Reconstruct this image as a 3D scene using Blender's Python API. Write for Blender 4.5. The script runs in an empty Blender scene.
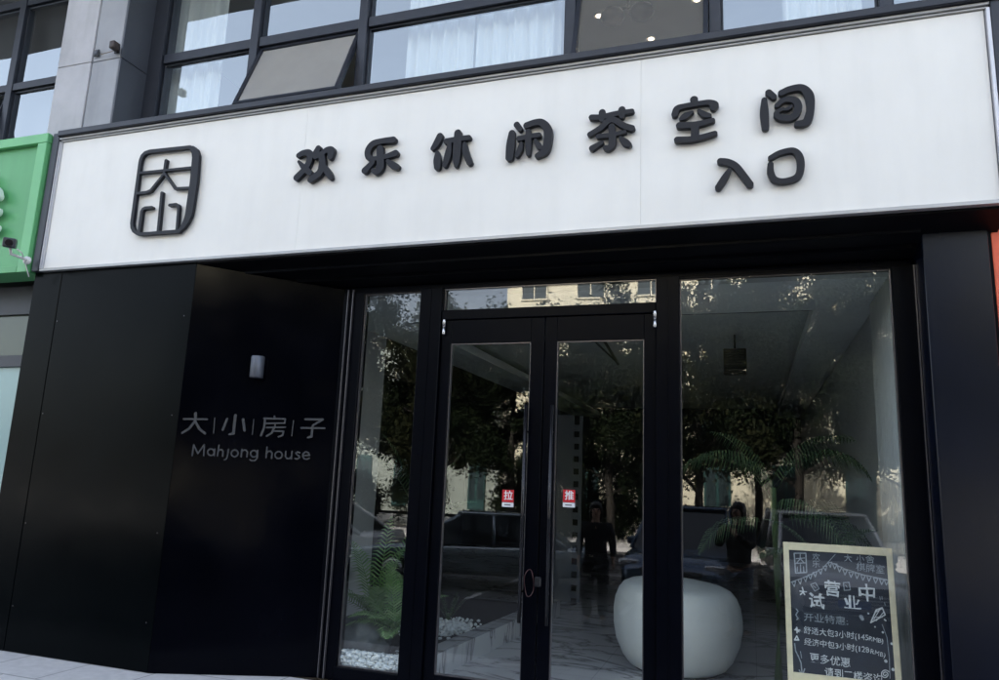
import bpy, bmesh, math, random
import numpy as np
from mathutils import Vector, Matrix
random.seed(7); rng = np.random.default_rng(7)
S = bpy.context.scene
COL = S.collection
rad = math.radians

# ------------------------------------------------------------------ camera model
FPX = 735.0
YAW, PITCH, ROLL = -0.33291188, 0.18824025, 0.04047421
CAM = np.array([0.0, 0.0, 1.5])
_F = np.array([math.sin(YAW)*math.cos(PITCH), math.cos(YAW)*math.cos(PITCH), math.sin(PITCH)])
_R0 = np.cross(_F, [0, 0, 1]); _R0 /= np.linalg.norm(_R0); _U0 = np.cross(_R0, _F)
_R = math.cos(ROLL)*_R0 + math.sin(ROLL)*_U0
_U = -math.sin(ROLL)*_R0 + math.cos(ROLL)*_U0
def ray(x, y): return (x-499.5)/FPX*_R - (y-340)/FPX*_U + _F
def at(x, y, Y):
    r = ray(x, y); return CAM + r/r[1]*Y
def atz(x, y, z):
    r = ray(x, y); return CAM + r/r[2]*(z-1.5)
def hit(x, y, P0, n):
    r = ray(x, y); return CAM + r*(np.dot(np.array(P0)-CAM, n)/np.dot(r, n))
def X(x, y, Y): return float(at(x, y, Y)[0])

# ------------------------------------------------------------------ materials
MATS = {}
def nodes(m):
    m.use_nodes = True
    return m.node_tree.nodes, m.node_tree.links
def mat(name, col, rough=0.5, metal=0.0, var=0.0, scale=8.0, bump=0.0, bscale=60.0, spec=0.5, coat=0.0, rvar=0.0):
    if name in MATS: return MATS[name]
    m = bpy.data.materials.new(name); N, L = nodes(m)
    b = N['Principled BSDF']
    b.inputs['Base Color'].default_value = (*col, 1)
    b.inputs['Roughness'].default_value = rough
    b.inputs['Metallic'].default_value = metal
    b.inputs['Specular IOR Level'].default_value = spec
    b.inputs['Coat Weight'].default_value = coat
    tc = N.new('ShaderNodeTexCoord')
    if var > 0 or rvar > 0:
        n = N.new('ShaderNodeTexNoise'); n.inputs['Scale'].default_value = scale
        n.inputs['Detail'].default_value = 6; n.inputs['Roughness'].default_value = 0.6
        L.new(tc.outputs['Object'], n.inputs['Vector'])
        if var > 0:
            r = N.new('ShaderNodeMapRange'); r.inputs['From Min'].default_value = 0.3; r.inputs['From Max'].default_value = 0.7
            r.inputs['To Min'].default_value = 1-var; r.inputs['To Max'].default_value = 1+var
            L.new(n.outputs['Fac'], r.inputs['Value'])
            mx = N.new('ShaderNodeVectorMath'); mx.operation = 'SCALE'
            mx.inputs[0].default_value = col; L.new(r.outputs['Result'], mx.inputs['Scale'])
            L.new(mx.outputs['Vector'], b.inputs['Base Color'])
        if rvar > 0:
            r = N.new('ShaderNodeMapRange'); r.inputs['From Min'].default_value = 0.3; r.inputs['From Max'].default_value = 0.7
            r.inputs['To Min'].default_value = max(0, rough-rvar); r.inputs['To Max'].default_value = rough+rvar
            L.new(n.outputs['Fac'], r.inputs['Value']); L.new(r.outputs['Result'], b.inputs['Roughness'])
    if bump > 0:
        n2 = N.new('ShaderNodeTexNoise'); n2.inputs['Scale'].default_value = bscale; n2.inputs['Detail'].default_value = 5
        L.new(tc.outputs['Object'], n2.inputs['Vector'])
        bp = N.new('ShaderNodeBump'); bp.inputs['Strength'].default_value = bump; bp.inputs['Distance'].default_value = 0.01
        L.new(n2.outputs['Fac'], bp.inputs['Height']); L.new(bp.outputs['Normal'], b.inputs['Normal'])
    MATS[name] = m
    return m
def emit(name, col, s):
    m = bpy.data.materials.new(name); N, L = nodes(m)
    b = N['Principled BSDF']; b.inputs['Base Color'].default_value = (*col, 1)
    b.inputs['Emission Color'].default_value = (*col, 1); b.inputs['Emission Strength'].default_value = s
    return m
def glass_mat(name, tint, refl, bumpy=0.0, rcol=(1, 1, 1), dirt_veil=0.0):
    m = bpy.data.materials.new(name); N, L = nodes(m); N.remove(N['Principled BSDF'])
    out = N['Material Output']
    lw = N.new('ShaderNodeLayerWeight'); lw.inputs['Blend'].default_value = 0.5
    p = N.new('ShaderNodeMath'); p.operation = 'POWER'; p.inputs[1].default_value = 4.0
    L.new(lw.outputs['Facing'], p.inputs[0])
    ma = N.new('ShaderNodeMath'); ma.operation = 'MULTIPLY_ADD'; ma.inputs[1].default_value = 0.9; ma.inputs[2].default_value = refl
    ma.use_clamp = True; L.new(p.outputs[0], ma.inputs[0])
    g = N.new('ShaderNodeBsdfGlossy'); g.inputs['Roughness'].default_value = 0.0; g.inputs['Color'].default_value = (*rcol, 1)
    t = N.new('ShaderNodeBsdfTransparent'); t.inputs['Color'].default_value = (*tint, 1)
    mx = N.new('ShaderNodeMixShader'); L.new(ma.outputs[0], mx.inputs[0]); L.new(t.outputs[0], mx.inputs[1]); L.new(g.outputs[0], mx.inputs[2])
    if bumpy > 0:
        tc = N.new('ShaderNodeTexCoord'); n = N.new('ShaderNodeTexNoise'); n.inputs['Scale'].default_value = 1.1; n.inputs['Detail'].default_value = 1
        L.new(tc.outputs['Object'], n.inputs['Vector'])
        bp = N.new('ShaderNodeBump'); bp.inputs['Strength'].default_value = bumpy; bp.inputs['Distance'].default_value = 0.05
        L.new(n.outputs['Fac'], bp.inputs['Height']); L.new(bp.outputs['Normal'], g.inputs['Normal'])
    last = mx
    if dirt_veil > 0:  # diffuse veil: dirt on shop glass, painted ceiling tone on vents
        tc = N.new('ShaderNodeTexCoord'); n = N.new('ShaderNodeTexNoise'); n.inputs['Scale'].default_value = 3.5; n.inputs['Detail'].default_value = 8
        L.new(tc.outputs['Object'], n.inputs['Vector'])
        mr = N.new('ShaderNodeMapRange'); mr.inputs['From Min'].default_value = 0.45; mr.inputs['From Max'].default_value = 0.8
        mr.inputs['To Min'].default_value = dirt_veil*(0.3 if dirt_veil < 0.1 else 0.9); mr.inputs['To Max'].default_value = dirt_veil
        L.new(n.outputs['Fac'], mr.inputs['Value'])
        d = N.new('ShaderNodeBsdfDiffuse'); d.inputs['Color'].default_value = (0.40, 0.39, 0.375, 1)
        m2 = N.new('ShaderNodeMixShader'); L.new(mr.outputs['Result'], m2.inputs[0]); L.new(mx.outputs[0], m2.inputs[1]); L.new(d.outputs[0], m2.inputs[2])
        last = m2
    L.new(last.outputs[0], out.inputs['Surface'])
    return m

BLACKPANEL = mat('black_aluminium_panel', (0.0008, 0.0011, 0.0028), 0.14, 0.0, 0.25, 1.5, 0.07, 1.6, spec=0.07, rvar=0.06)
GREENBLACK = mat('greenish_black_panel', (0.0009, 0.0018, 0.0024), 0.2, 0.0, 0.25, 1.3, 0.06, 1.5, spec=0.05, rvar=0.07)
BLUEBLACK = mat('blue_black_panel', (0.002, 0.004, 0.011), 0.24, 0.0, 0.2, 2.0, spec=0.25)
FRAMEBLK = mat('black_window_frame', (0.0010, 0.0014, 0.0034), 0.3, 0.0, 0.2, 12, spec=0.06)
DEEPBLK = mat('matt_black_soffit', (0.0012, 0.0014, 0.003), 0.5, 0, 0.2, 5, spec=0.15)
SIGNWHITE = mat('white_sign_panel', (0.80, 0.785, 0.75), 0.45, 0.0, 0.035, 1.3, 0.03, 2.0)
def add_streaks(m, amt, sx=7.0, sz=0.5):
    N, L = nodes(m); b = N['Principled BSDF']; src = b.inputs['Base Color'].links[0].from_socket
    tc = N.new('ShaderNodeTexCoord'); mp = N.new('ShaderNodeMapping'); mp.inputs['Scale'].default_value = (sx, sx, sz); L.new(tc.outputs['Object'], mp.inputs['Vector'])
    n = N.new('ShaderNodeTexNoise'); n.inputs['Scale'].default_value = 1.6; n.inputs['Detail'].default_value = 7; L.new(mp.outputs[0], n.inputs['Vector'])
    r = N.new('ShaderNodeMapRange'); r.inputs['From Min'].default_value = 0.45; r.inputs['From Max'].default_value = 0.8; r.inputs['To Min'].default_value = 1; r.inputs['To Max'].default_value = 1-amt
    L.new(n.outputs['Fac'], r.inputs['Value']); v = N.new('ShaderNodeVectorMath'); v.operation = 'SCALE'; L.new(src, v.inputs[0]); L.new(r.outputs[0], v.inputs['Scale']); L.new(v.outputs[0], b.inputs['Base Color'])
add_streaks(SIGNWHITE, 0.045, 5.0, 0.7)
SIGNTRIM = mat('grey_sign_trim', (0.42, 0.42, 0.42), 0.4, 0.4, 0.08, 6)
SIGNFRAME = mat('dark_sign_frame', (0.022, 0.025, 0.034), 0.4, 0.2, 0.15, 6)
LETTER = mat('charcoal_letter', (0.007, 0.008, 0.013), 0.45, 0.0, 0.1, 20, 0.02, 120, spec=0.3)
STONE = mat('grey_stone_cladding', (0.42, 0.42, 0.45), 0.55, 0.0, 0.10, 3.0, 0.12, 40)
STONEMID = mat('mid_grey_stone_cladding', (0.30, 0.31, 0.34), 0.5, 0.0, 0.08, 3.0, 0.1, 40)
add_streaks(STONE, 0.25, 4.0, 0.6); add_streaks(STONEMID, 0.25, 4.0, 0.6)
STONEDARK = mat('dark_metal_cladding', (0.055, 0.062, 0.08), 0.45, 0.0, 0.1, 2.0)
UPFRAME = mat('navy_window_frame', (0.026, 0.030, 0.042), 0.42, 0.2, 0.15, 8)
GREENPAINT = mat('green_sign_paint', (0.10, 0.37, 0.145), 0.45, 0.0, 0.05, 2.5)
add_streaks(GREENPAINT, 0.12, 4.0, 0.5)
GREENEDGE = mat('light_green_sign_edge', (0.145, 0.46, 0.195), 0.4, 0.0, 0.05, 2.5)
REDPAINT = mat('orange_red_paint', (0.78, 0.13, 0.06), 0.5, 0.0, 0.12, 4)
CHROME = mat('brushed_metal', (0.5, 0.5, 0.52), 0.25, 0.9, 0.1, 30)
BEAD = mat('glazing_bead', (0.16, 0.15, 0.16), 0.3, 0.7, 0.1, 30)
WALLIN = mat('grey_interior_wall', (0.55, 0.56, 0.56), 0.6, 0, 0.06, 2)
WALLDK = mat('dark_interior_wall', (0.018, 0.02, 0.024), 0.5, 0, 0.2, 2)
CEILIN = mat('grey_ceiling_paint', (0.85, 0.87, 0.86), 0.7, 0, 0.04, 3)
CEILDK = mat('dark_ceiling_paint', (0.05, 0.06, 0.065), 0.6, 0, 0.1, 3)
PLASTICW = mat('white_plastic', (0.7, 0.7, 0.7), 0.35)
PLASTICB = mat('black_plastic', (0.01, 0.01, 0.012), 0.35)
CHALK = mat('white_chalk', (0.62, 0.64, 0.66), 0.9, 0, 0.2, 90)
CHALKDIM = mat('faint_chalk', (0.30, 0.33, 0.36), 0.9, 0, 0.25, 90)
BOARD = mat('blackboard_face', (0.016, 0.022, 0.036), 0.7, 0, 0.3, 6)
PALEWOOD = mat('pale_wood', (0.82, 0.72, 0.50), 0.55, 0, 0.1, 12, 0.1, 60)
TUBWHITE = mat('white_tub_fabric', (0.82, 0.84, 0.82), 0.5, 0, 0.05, 3, 0.05, 12)
PEBBLE = mat('white_pebble', (0.72, 0.75, 0.76), 0.6, 0, 0.12, 12)
ROCK = mat('dark_rock', (0.09, 0.10, 0.105), 0.7, 0, 0.6, 5, 0.6, 14)
SOIL = mat('dark_soil', (0.012, 0.011, 0.01), 0.9, 0, 0.3, 20, 0.5, 40)
WLETTER = mat('grey_wall_letter', (0.038, 0.04, 0.046), 0.5, 0.0, 0.08, 15)
CURTAIN = None
def leaf_mat(name, c1, c2, rough=0.5, trans=0.25):
    m = bpy.data.materials.new(name); N, L = nodes(m); b = N['Principled BSDF']; b.inputs['Specular IOR Level'].default_value = 0.15
    g = N.new('ShaderNodeNewGeometry'); r = N.new('ShaderNodeValToRGB')
    r.color_ramp.elements[0].color = (*c1, 1); r.color_ramp.elements[1].color = (*c2, 1)
    L.new(g.outputs['Random Per Island'], r.inputs['Fac']); L.new(r.outputs['Color'], b.inputs['Base Color'])
    b.inputs['Roughness'].default_value = rough
    t = N.new('ShaderNodeBsdfTranslucent'); L.new(r.outputs['Color'], t.inputs['Color'])
    mx = N.new('ShaderNodeMixShader'); mx.inputs[0].default_value = trans
    L.new(b.outputs[0], mx.inputs[1]); L.new(t.outputs[0], mx.inputs[2]); L.new(mx.outputs[0], N['Material Output'].inputs['Surface'])
    return m
LEAF = leaf_mat('tree_leaf', (0.005, 0.011, 0.004), (0.016, 0.024, 0.008), 0.8, 0.2)
LEAF2 = leaf_mat('olive_tree_leaf', (0.008, 0.013, 0.004), (0.03, 0.032, 0.012), 0.8, 0.2)
FERN = leaf_mat('fern_leaf', (0.12, 0.25, 0.08), (0.32, 0.46, 0.22), 0.5)
PALM = leaf_mat('palm_leaf', (0.03, 0.065, 0.032), (0.10, 0.155, 0.08), 0.4)
BARK = mat('tree_bark', (0.022, 0.018, 0.014), 0.85, 0, 0.3, 8, 0.6, 25)
STEM = mat('palm_stem', (0.07, 0.12, 0.04), 0.5, 0, 0.2, 10)

def curtain_mat():
    m = bpy.data.materials.new('white_curtain_cloth'); N, L = nodes(m); b = N['Principled BSDF']
    b.inputs['Base Color'].default_value = (0.92, 0.95, 0.94, 1); b.inputs['Roughness'].default_value = 0.9
    t = N.new('ShaderNodeBsdfTranslucent'); t.inputs['Color'].default_value = (0.8, 0.85, 0.85, 1)
    mx = N.new('ShaderNodeMixShader'); mx.inputs[0].default_value = 0.35
    L.new(b.outputs[0], mx.inputs[1]); L.new(t.outputs[0], mx.inputs[2]); L.new(mx.outputs[0], N['Material Output'].inputs['Surface'])
    return m
CURTAIN = curtain_mat()

def marble_mat():
    m = bpy.data.materials.new('grey_veined_marble'); N, L = nodes(m); b = N['Principled BSDF']
    tc = N.new('ShaderNodeTexCoord')
    n = N.new('ShaderNodeTexNoise'); n.inputs['Scale'].default_value = 0.9; n.inputs['Detail'].default_value = 6; n.inputs['Roughness'].default_value = 0.55; n.inputs['Distortion'].default_value = 0.8
    mp = N.new('ShaderNodeMapping'); mp.inputs['Rotation'].default_value = (0, 0, 0.6); mp.inputs['Scale'].default_value = (1, 2.2, 1)
    L.new(tc.outputs['Object'], mp.inputs['Vector']); L.new(mp.outputs[0], n.inputs['Vector'])
    s = N.new('ShaderNodeMath'); s.operation = 'SUBTRACT'; s.inputs[1].default_value = 0.5; L.new(n.outputs['Fac'], s.inputs[0])
    a = N.new('ShaderNodeMath'); a.operation = 'ABSOLUTE'; L.new(s.outputs[0], a.inputs[0])
    r = N.new('ShaderNodeValToRGB'); e = r.color_ramp.elements
    e[0].position = 0.0; e[0].color = (0.16, 0.16, 0.17, 1); e[1].position = 0.04; e[1].color = (0.55, 0.56, 0.58, 1)
    x = r.color_ramp.elements.new(0.012); x.color = (0.36, 0.36, 0.38, 1)
    L.new(a.outputs[0], r.inputs['Fac'])
    # tile joints
    br = N.new('ShaderNodeTexBrick'); br.offset = 0; br.inputs['Scale'].default_value = 1.0
    br.inputs['Brick Width'].default_value = 1.2; br.inputs['Row Height'].default_value = 0.6; br.inputs['Mortar Size'].default_value = 0.003
    br.inputs['Color1'].default_value = br.inputs['Color2'].default_value = (1, 1, 1, 1); br.inputs['Mortar'].default_value = (0.7, 0.7, 0.7, 1)
    L.new(tc.outputs['Object'], br.inputs['Vector'])
    mx = N.new('ShaderNodeMix'); mx.data_type = 'RGBA'; mx.blend_type = 'MULTIPLY'; mx.inputs[0].default_value = 1
    L.new(r.outputs['Color'], mx.inputs[6]); L.new(br.outputs['Color'], mx.inputs[7]); L.new(mx.outputs[2], b.inputs['Base Color'])
    b.inputs['Roughness'].default_value = 0.12
    return m
MARBLE = marble_mat()

def tile_mat(name, c, w, h, mort, rough=0.7):
    m = bpy.data.materials.new(name); N, L = nodes(m); b = N['Principled BSDF']
    tc = N.new('ShaderNodeTexCoord'); br = N.new('ShaderNodeTexBrick'); br.inputs['Scale'].default_value = 1
    br.inputs['Brick Width'].default_value = w; br.inputs['Row Height'].default_value = h; br.inputs['Mortar Size'].default_value = mort
    br.inputs['Color1'].default_value = (*[v*0.92 for v in c], 1); br.inputs['Color2'].default_value = (*[min(1, v*1.06) for v in c], 1)
    br.inputs['Mortar'].default_value = (*[v*0.5 for v in c], 1)
    L.new(tc.outputs['Object'], br.inputs['Vector'])
    n = N.new('ShaderNodeTexNoise'); n.inputs['Scale'].default_value = 14; n.inputs['Detail'].default_value = 8; L.new(tc.outputs['Object'], n.inputs['Vector'])
    mr = N.new('ShaderNodeMapRange'); mr.inputs['To Min'].default_value = 0.75; mr.inputs['To Max'].default_value = 1.2; L.new(n.outputs['Fac'], mr.inputs['Value'])
    v = N.new('ShaderNodeVectorMath'); v.operation = 'SCALE'; L.new(br.outputs['Color'], v.inputs[0]); L.new(mr.outputs[0], v.inputs['Scale'])
    L.new(v.outputs[0], b.inputs['Base Color']); b.inputs['Roughness'].default_value = rough
    bp = N.new('ShaderNodeBump'); bp.inputs['Strength'].default_value = 0.3; bp.inputs['Distance'].default_value = 0.01
    L.new(n.outputs['Fac'], bp.inputs['Height']); L.new(bp.outputs[0], b.inputs['Normal'])
    return m
PAVING = tile_mat('pale_paving', (0.60, 0.59, 0.59), 0.6, 0.6, 0.006)
ASPHALT = mat('asphalt', (0.05, 0.05, 0.052), 0.85, 0, 0.25, 12, 0.4, 90)
LINEPAINT = mat('road_paint', (0.7, 0.7, 0.68), 0.6, 0, 0.1, 20)
CREAM = mat('cream_render', (0.80, 0.75, 0.58), 0.85, 0, 0.06, 2, 0.1, 30)
CREAM2 = mat('grey_green_render', (0.30, 0.34, 0.31), 0.85, 0, 0.06, 2)
DARKWIN = mat('dark_far_window', (0.03, 0.045, 0.05), 0.1, 0)
TEALFR = mat('teal_shop_trim', (0.012, 0.06, 0.06), 0.5, 0)
SHOPGLASS = glass_mat('shopfront_glass', (0.90, 0.93, 0.92), 0.085, 0.03, dirt_veil=0.003)
UPGLASS = glass_mat('coated_window_glass', (0.94, 0.97, 0.97), 0.33, 0.05, rcol=(0.84, 0.90, 0.92))
VENTGLASS = glass_mat('ceiling_veil_vent_glass', (0.7, 0.72, 0.70), 0.04, 0.0, rcol=(0.9, 0.95, 1.0), dirt_veil=0.8)  # grey veil painted on the pane for the lit ceiling behind it
VENTGLASS2 = glass_mat('faint_ceiling_veil_vent_glass', (0.75, 0.76, 0.75), 0.03, 0.0, rcol=(0.9, 0.95, 1.0), dirt_veil=0.32)  # weaker painted veil, same lit ceiling tone

# ------------------------------------------------------------------ object helpers
def link(o): COL.objects.link(o); return o
def tag(o, label=None, cat=None, group=None, kind=None):
    if label: o['label'] = label
    if cat: o['category'] = cat
    if group: o['group'] = group
    if kind: o['kind'] = kind
    return o
def empty(name, loc=(0, 0, 0), label=None, cat=None, group=None):
    o = link(bpy.data.objects.new(name, None)); o.location = loc; o.empty_display_size = 0.2
    return tag(o, label, cat, group)
def offset(parent):
    v = Vector((0, 0, 0))
    while parent is not None: v += parent.location; parent = parent.parent
    return v
def fin(name, me, m, parent=None, smooth=False, org=None):
    """link mesh whose vertices are in world coordinates"""
    if parent is not None: off = offset(parent)
    else: off = Vector(org) if org is not None else Vector((0, 0, 0))
    if off.length > 0: me.transform(Matrix.Translation(-off))
    if m is not None:
        me.materials.clear()
        for k in (m if isinstance(m, (list, tuple)) else [m]): me.materials.append(k)
    if smooth:
        for p in me.polygons: p.use_smooth = True
    me.name = name
    o = link(bpy.data.objects.new(name, me))
    if parent is not None: o.parent = parent
    elif org is not None: o.location = org
    return o
class MB:
    def __init__(s): s.bm = bmesh.new()
    def box(s, x0, x1, y0, y1, z0, z1, bev=0.0, M=None, seg=1):
        c = ((x0+x1)/2, (y0+y1)/2, (z0+z1)/2)
        mm = Matrix.Translation(c) @ Matrix.Diagonal((abs(x1-x0), abs(y1-y0), abs(z1-z0), 1))
        if M is not None: mm = M @ mm
        r = bmesh.ops.create_cube(s.bm, size=1, matrix=mm)
        if bev > 0:
            ed = list({e for v in r['verts'] for e in v.link_edges})
            bmesh.ops.bevel(s.bm, geom=ed, offset=bev, segments=seg, profile=0.5, affect='EDGES')
        return s
    def quad(s, *pts):
        s.bm.faces.new([s.bm.verts.new(tuple(p)) for p in pts]); return s
    def prism(s, pts, vec):
        """pts polygon (3D), extruded by vec"""
        a = [s.bm.verts.new(tuple(p)) for p in pts]; b = [s.bm.verts.new(tuple(np.array(p)+np.array(vec))) for p in pts]
        n = len(a); s.bm.faces.new(a); s.bm.faces.new(b[::-1])
        for i in range(n): s.bm.faces.new((a[i], b[i], b[(i+1) % n], a[(i+1) % n]))
        return s
    def tube(s, pts, r, n=8, caps=True):
        pts = [Vector(tuple(p)) for p in pts]; rs = r if isinstance(r, (list, tuple)) else [r]*len(pts)
        rings = []; up = Vector((0, 0, 1))
        for i, p in enumerate(pts):
            t = (pts[min(i+1, len(pts)-1)]-pts[max(i-1, 0)]).normalized()
            a = t.cross(up)
            if a.length < 1e-3: a = t.cross(Vector((1, 0, 0)))
            a.normalize(); b = t.cross(a)
            rings.append([s.bm.verts.new(p+(a*math.cos(2*math.pi*k/n)+b*math.sin(2*math.pi*k/n))*rs[i]) for k in range(n)])
        for i in range(len(rings)-1):
            for k in range(n): s.bm.faces.new((rings[i][k], rings[i][(k+1) % n], rings[i+1][(k+1) % n], rings[i+1][k]))
        if caps: s.bm.faces.new(rings[0][::-1]); s.bm.faces.new(rings[-1])
        return s
    def lathe(s, prof, c=(0, 0, 0), n=24, sx=1, sy=1, axis='Z'):
        rings = []
        for (r, z) in prof:
            ring = []
            for k in range(n):
                a = 2*math.pi*k/n
                p = (r*sx*math.cos(a), r*sy*math.sin(a), z)
                if axis == 'X': p = (p[2], p[0], p[1])
                if axis == 'Y': p = (p[0], p[2], p[1])
                ring.append(s.bm.verts.new((c[0]+p[0], c[1]+p[1], c[2]+p[2])))
            rings.append(ring)
        for i in range(len(rings)-1):
            for k in range(n): s.bm.faces.new((rings[i][k], rings[i][(k+1) % n], rings[i+1][(k+1) % n], rings[i+1][k]))
        s.bm.faces.new(rings[0][::-1]); s.bm.faces.new(rings[-1]); return s
    def mesh(s):
        bmesh.ops.recalc_face_normals(s.bm, faces=s.bm.faces)
        me = bpy.data.meshes.new('m'); s.bm.to_mesh(me); s.bm.free(); return me
    def build(s, name, m, parent=None, smooth=False, org=None):
        return fin(name, s.mesh(), m, parent, smooth, org)
def pymesh(verts, faces):
    me = bpy.data.meshes.new('m'); me.from_pydata([tuple(map(float, v)) for v in verts], [], faces); me.update(); return me
def copy_tree(o, parent=None):
    c = o.copy(); COL.objects.link(c); c.parent = parent
    for ch in list(o.children): copy_tree(ch, c)
    return c

# ------------------------------------------------------------------ strokes -> solid lettering
def catmull(pts, k=6):
    pts = [np.array(p, float) for p in pts]
    if len(pts) < 3: return pts
    P = [2*pts[0]-pts[1]] + pts + [2*pts[-1]-pts[-2]]
    out = []
    for i in range(1, len(P)-2):
        for j in range(k):
            t = j/k
            out.append(0.5*((2*P[i]) + (-P[i-1]+P[i+1])*t + (2*P[i-1]-5*P[i]+4*P[i+1]-P[i+2])*t*t + (-P[i-1]+3*P[i]-3*P[i+1]+P[i+2])*t**3))
    out.append(pts[-1]); return out
def contours(strokes, h):
    """strokes: lists of (u,v,r) -> closed outlines of the union"""
    A = np.array([p for s in strokes for p in s])
    u0, v0 = (A[:, 0]-A[:, 2]).min()-3*h, (A[:, 1]-A[:, 2]).min()-3*h
    u1, v1 = (A[:, 0]+A[:, 2]).max()+3*h, (A[:, 1]+A[:, 2]).max()+3*h
    nu, nv = int((u1-u0)/h)+2, int((v1-v0)/h)+2
    U, V = np.meshgrid(u0+np.arange(nu)*h, v0+np.arange(nv)*h, indexing='ij')
    D = np.full(U.shape, 1e9)
    for s in strokes:
        for a, b in zip(s[:-1], s[1:]) if len(s) > 1 else [(s[0], s[0])]:
            ab = b[:2]-a[:2]; L2 = max(ab@ab, 1e-12)
            t = np.clip(((U-a[0])*ab[0]+(V-a[1])*ab[1])/L2, 0, 1)
            d = np.hypot(U-a[0]-t*ab[0], V-a[1]-t*ab[1])-(a[2]+t*(b[2]-a[2]))
            D = np.minimum(D, d)
    D[np.abs(D) < 1e-9] = 1e-9
    nxt = {}
    def key(i, j, e): return (i, j, e)
    pos = {}
    def cut(i, j, e):
        if e == 0: p, q = (i, j), (i+1, j)
        else: p, q = (i, j), (i, j+1)
        a, b = D[p], D[q]; t = a/(a-b)
        k = (i, j, e)
        pos[k] = (u0+(p[0]+t*(q[0]-p[0]))*h, v0+(p[1]+t*(q[1]-p[1]))*h); return k
    neg = D < 0
    cells = neg[:-1, :-1].astype(int)+neg[1:, :-1]*2+neg[1:, 1:]*4+neg[:-1, 1:]*8
    for i, j in zip(*np.where((cells > 0) & (cells < 15))):
        c = cells[i, j]
        B = lambda: cut(i, j, 0); Rr = lambda: cut(i+1, j, 1); T = lambda: cut(i, j+1, 0); Lf = lambda: cut(i, j, 1)
        seg = {1: [(B, Lf)], 2: [(Rr, B)], 3: [(Rr, Lf)], 4: [(T, Rr)], 5: [(B, Lf), (T, Rr)], 6: [(T, B)], 7: [(T, Lf)],
               8: [(Lf, T)], 9: [(B, T)], 10: [(Rr, B), (Lf, T)], 11: [(Rr, T)], 12: [(Lf, Rr)], 13: [(B, Rr)], 14: [(Lf, B)]}[c]
        for f1, f2 in seg: nxt[f1()] = f2()
    loops = []
    while nxt:
        s0 = next(iter(nxt)); k = s0; lp = []
        while k in nxt:
            lp.append(pos[k]); k = nxt.pop(k)
        if len(lp) > 4: loops.append(lp)
    return loops
def solid(loops, depth, bevel=0.0):
    cu = bpy.data.curves.new('c', 'CURVE'); cu.dimensions = '2D'; cu.fill_mode = 'BOTH'; cu.extrude = depth/2; cu.bevel_depth = bevel; cu.bevel_resolution = 1
    for lp in loops:
        sp = cu.splines.new('POLY'); sp.points.add(len(lp)-1); sp.use_cyclic_u = True
        for p, q in zip(sp.points, lp): p.co = (q[0], q[1], 0, 1)
    return curve_mesh(cu)
def curve_mesh(cu):
    o = bpy.data.objects.new('c', cu); COL.objects.link(o)
    dg = bpy.context.evaluated_depsgraph_get(); dg.update()
    me = bpy.data.meshes.new_from_object(o.evaluated_get(dg), depsgraph=dg)
    bpy.data.objects.remove(o); bpy.data.curves.remove(cu); return me
class Plane:
    """facade plane with local (u right, v up), normal towards the viewer"""
    def __init__(s, P0, n):
        s.P0 = np.array(P0, float); s.n = np.array(n, float)/np.linalg.norm(n)
        s.u = np.cross([0, 0, 1], s.n); s.u /= np.linalg.norm(s.u); s.v = np.cross(s.n, s.u)
    def uv(s, x, y):
        p = hit(x, y, s.P0, s.n)-s.P0; return np.array([p@s.u, p@s.v])
    def world(s, u, v, d=0): return s.P0+u*s.u+v*s.v+d*s.n
    def M(s, d=0):
        m = Matrix.Identity(4)
        for i in range(3): m[i][0] = s.u[i]; m[i][1] = s.v[i]; m[i][2] = s.n[i]; m[i][3] = s.P0[i]+d*s.n[i]
        return m
def strokes_on(pl, crop, strokes, smooth=True):
    x0, y0, k = crop; out = []
    for s in strokes:
        pts = []
        for (cx, cy, r) in s:
            px, py = x0+cx*k, y0+cy*k; a = pl.uv(px, py); b = pl.uv(px, py+r*k); c = pl.uv(px+r*k, py)
            pts.append(np.array([a[0], a[1], 0.5*(np.linalg.norm(b-a)+np.linalg.norm(c-a))]))
        out.append(catmull(pts) if smooth else pts)
    return out
def letter(name, pl, crop, strokes, depth, m, parent, gap=0.0, smooth=True, h=0.004, bevel=0.0):
    st = strokes_on(pl, crop, strokes, smooth)
    me = solid(contours(st, h), depth, bevel)
    me.transform(pl.M(gap+depth/2+bevel))
    return fin(name, me, m, parent)
def text_mesh(s, size, depth=0.001, off=0.0, align='CENTER'):
    cu = bpy.data.curves.new('t', 'FONT'); cu.body = s; cu.size = size; cu.extrude = depth/2; cu.offset = off
    cu.align_x = align; cu.align_y = 'CENTER'; cu.resolution_u = 3
    return curve_mesh(cu)
def text_on(name, pl, s, px, py, hpx, m, parent, rot=0.0, gap=0.001, off=0.0, jit=0.0, align='CENTER', wide=1.0):
    a = pl.uv(px, py); b = pl.uv(px, py+hpx); size = np.linalg.norm(b-a)*1.1
    me = text_mesh(s, size, 0.0012, off, align)
    if jit:
        for v in me.vertices:
            f = 2*math.pi/(size*0.9)
            v.co.x += jit*size*math.sin(v.co.y*f*1.3+v.co.x*2.1*f+px); v.co.y += jit*size*math.sin(v.co.x*f*0.9+py+v.co.y*f)
    me.transform(Matrix.Diagonal((wide, 1, 1, 1)))
    me.transform(pl.M(gap) @ Matrix.Translation((a[0], a[1], 0)) @ Matrix.Rotation(rot, 4, 'Z'))
    return fin(name, me, m, parent)

# ================================================================== KEY DIMENSIONS (metres)
YF = 4.60        # face of sign frame
YW = 4.66        # left cladding
YG = 5.12        # glazing line
ZS0, ZS1 = 3.13, 2.985   # soffit front / rear heights
ZGT = 2.955      # glass head
GX = lambda px, py=340, Y=YG: X(px, py, Y)

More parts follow.
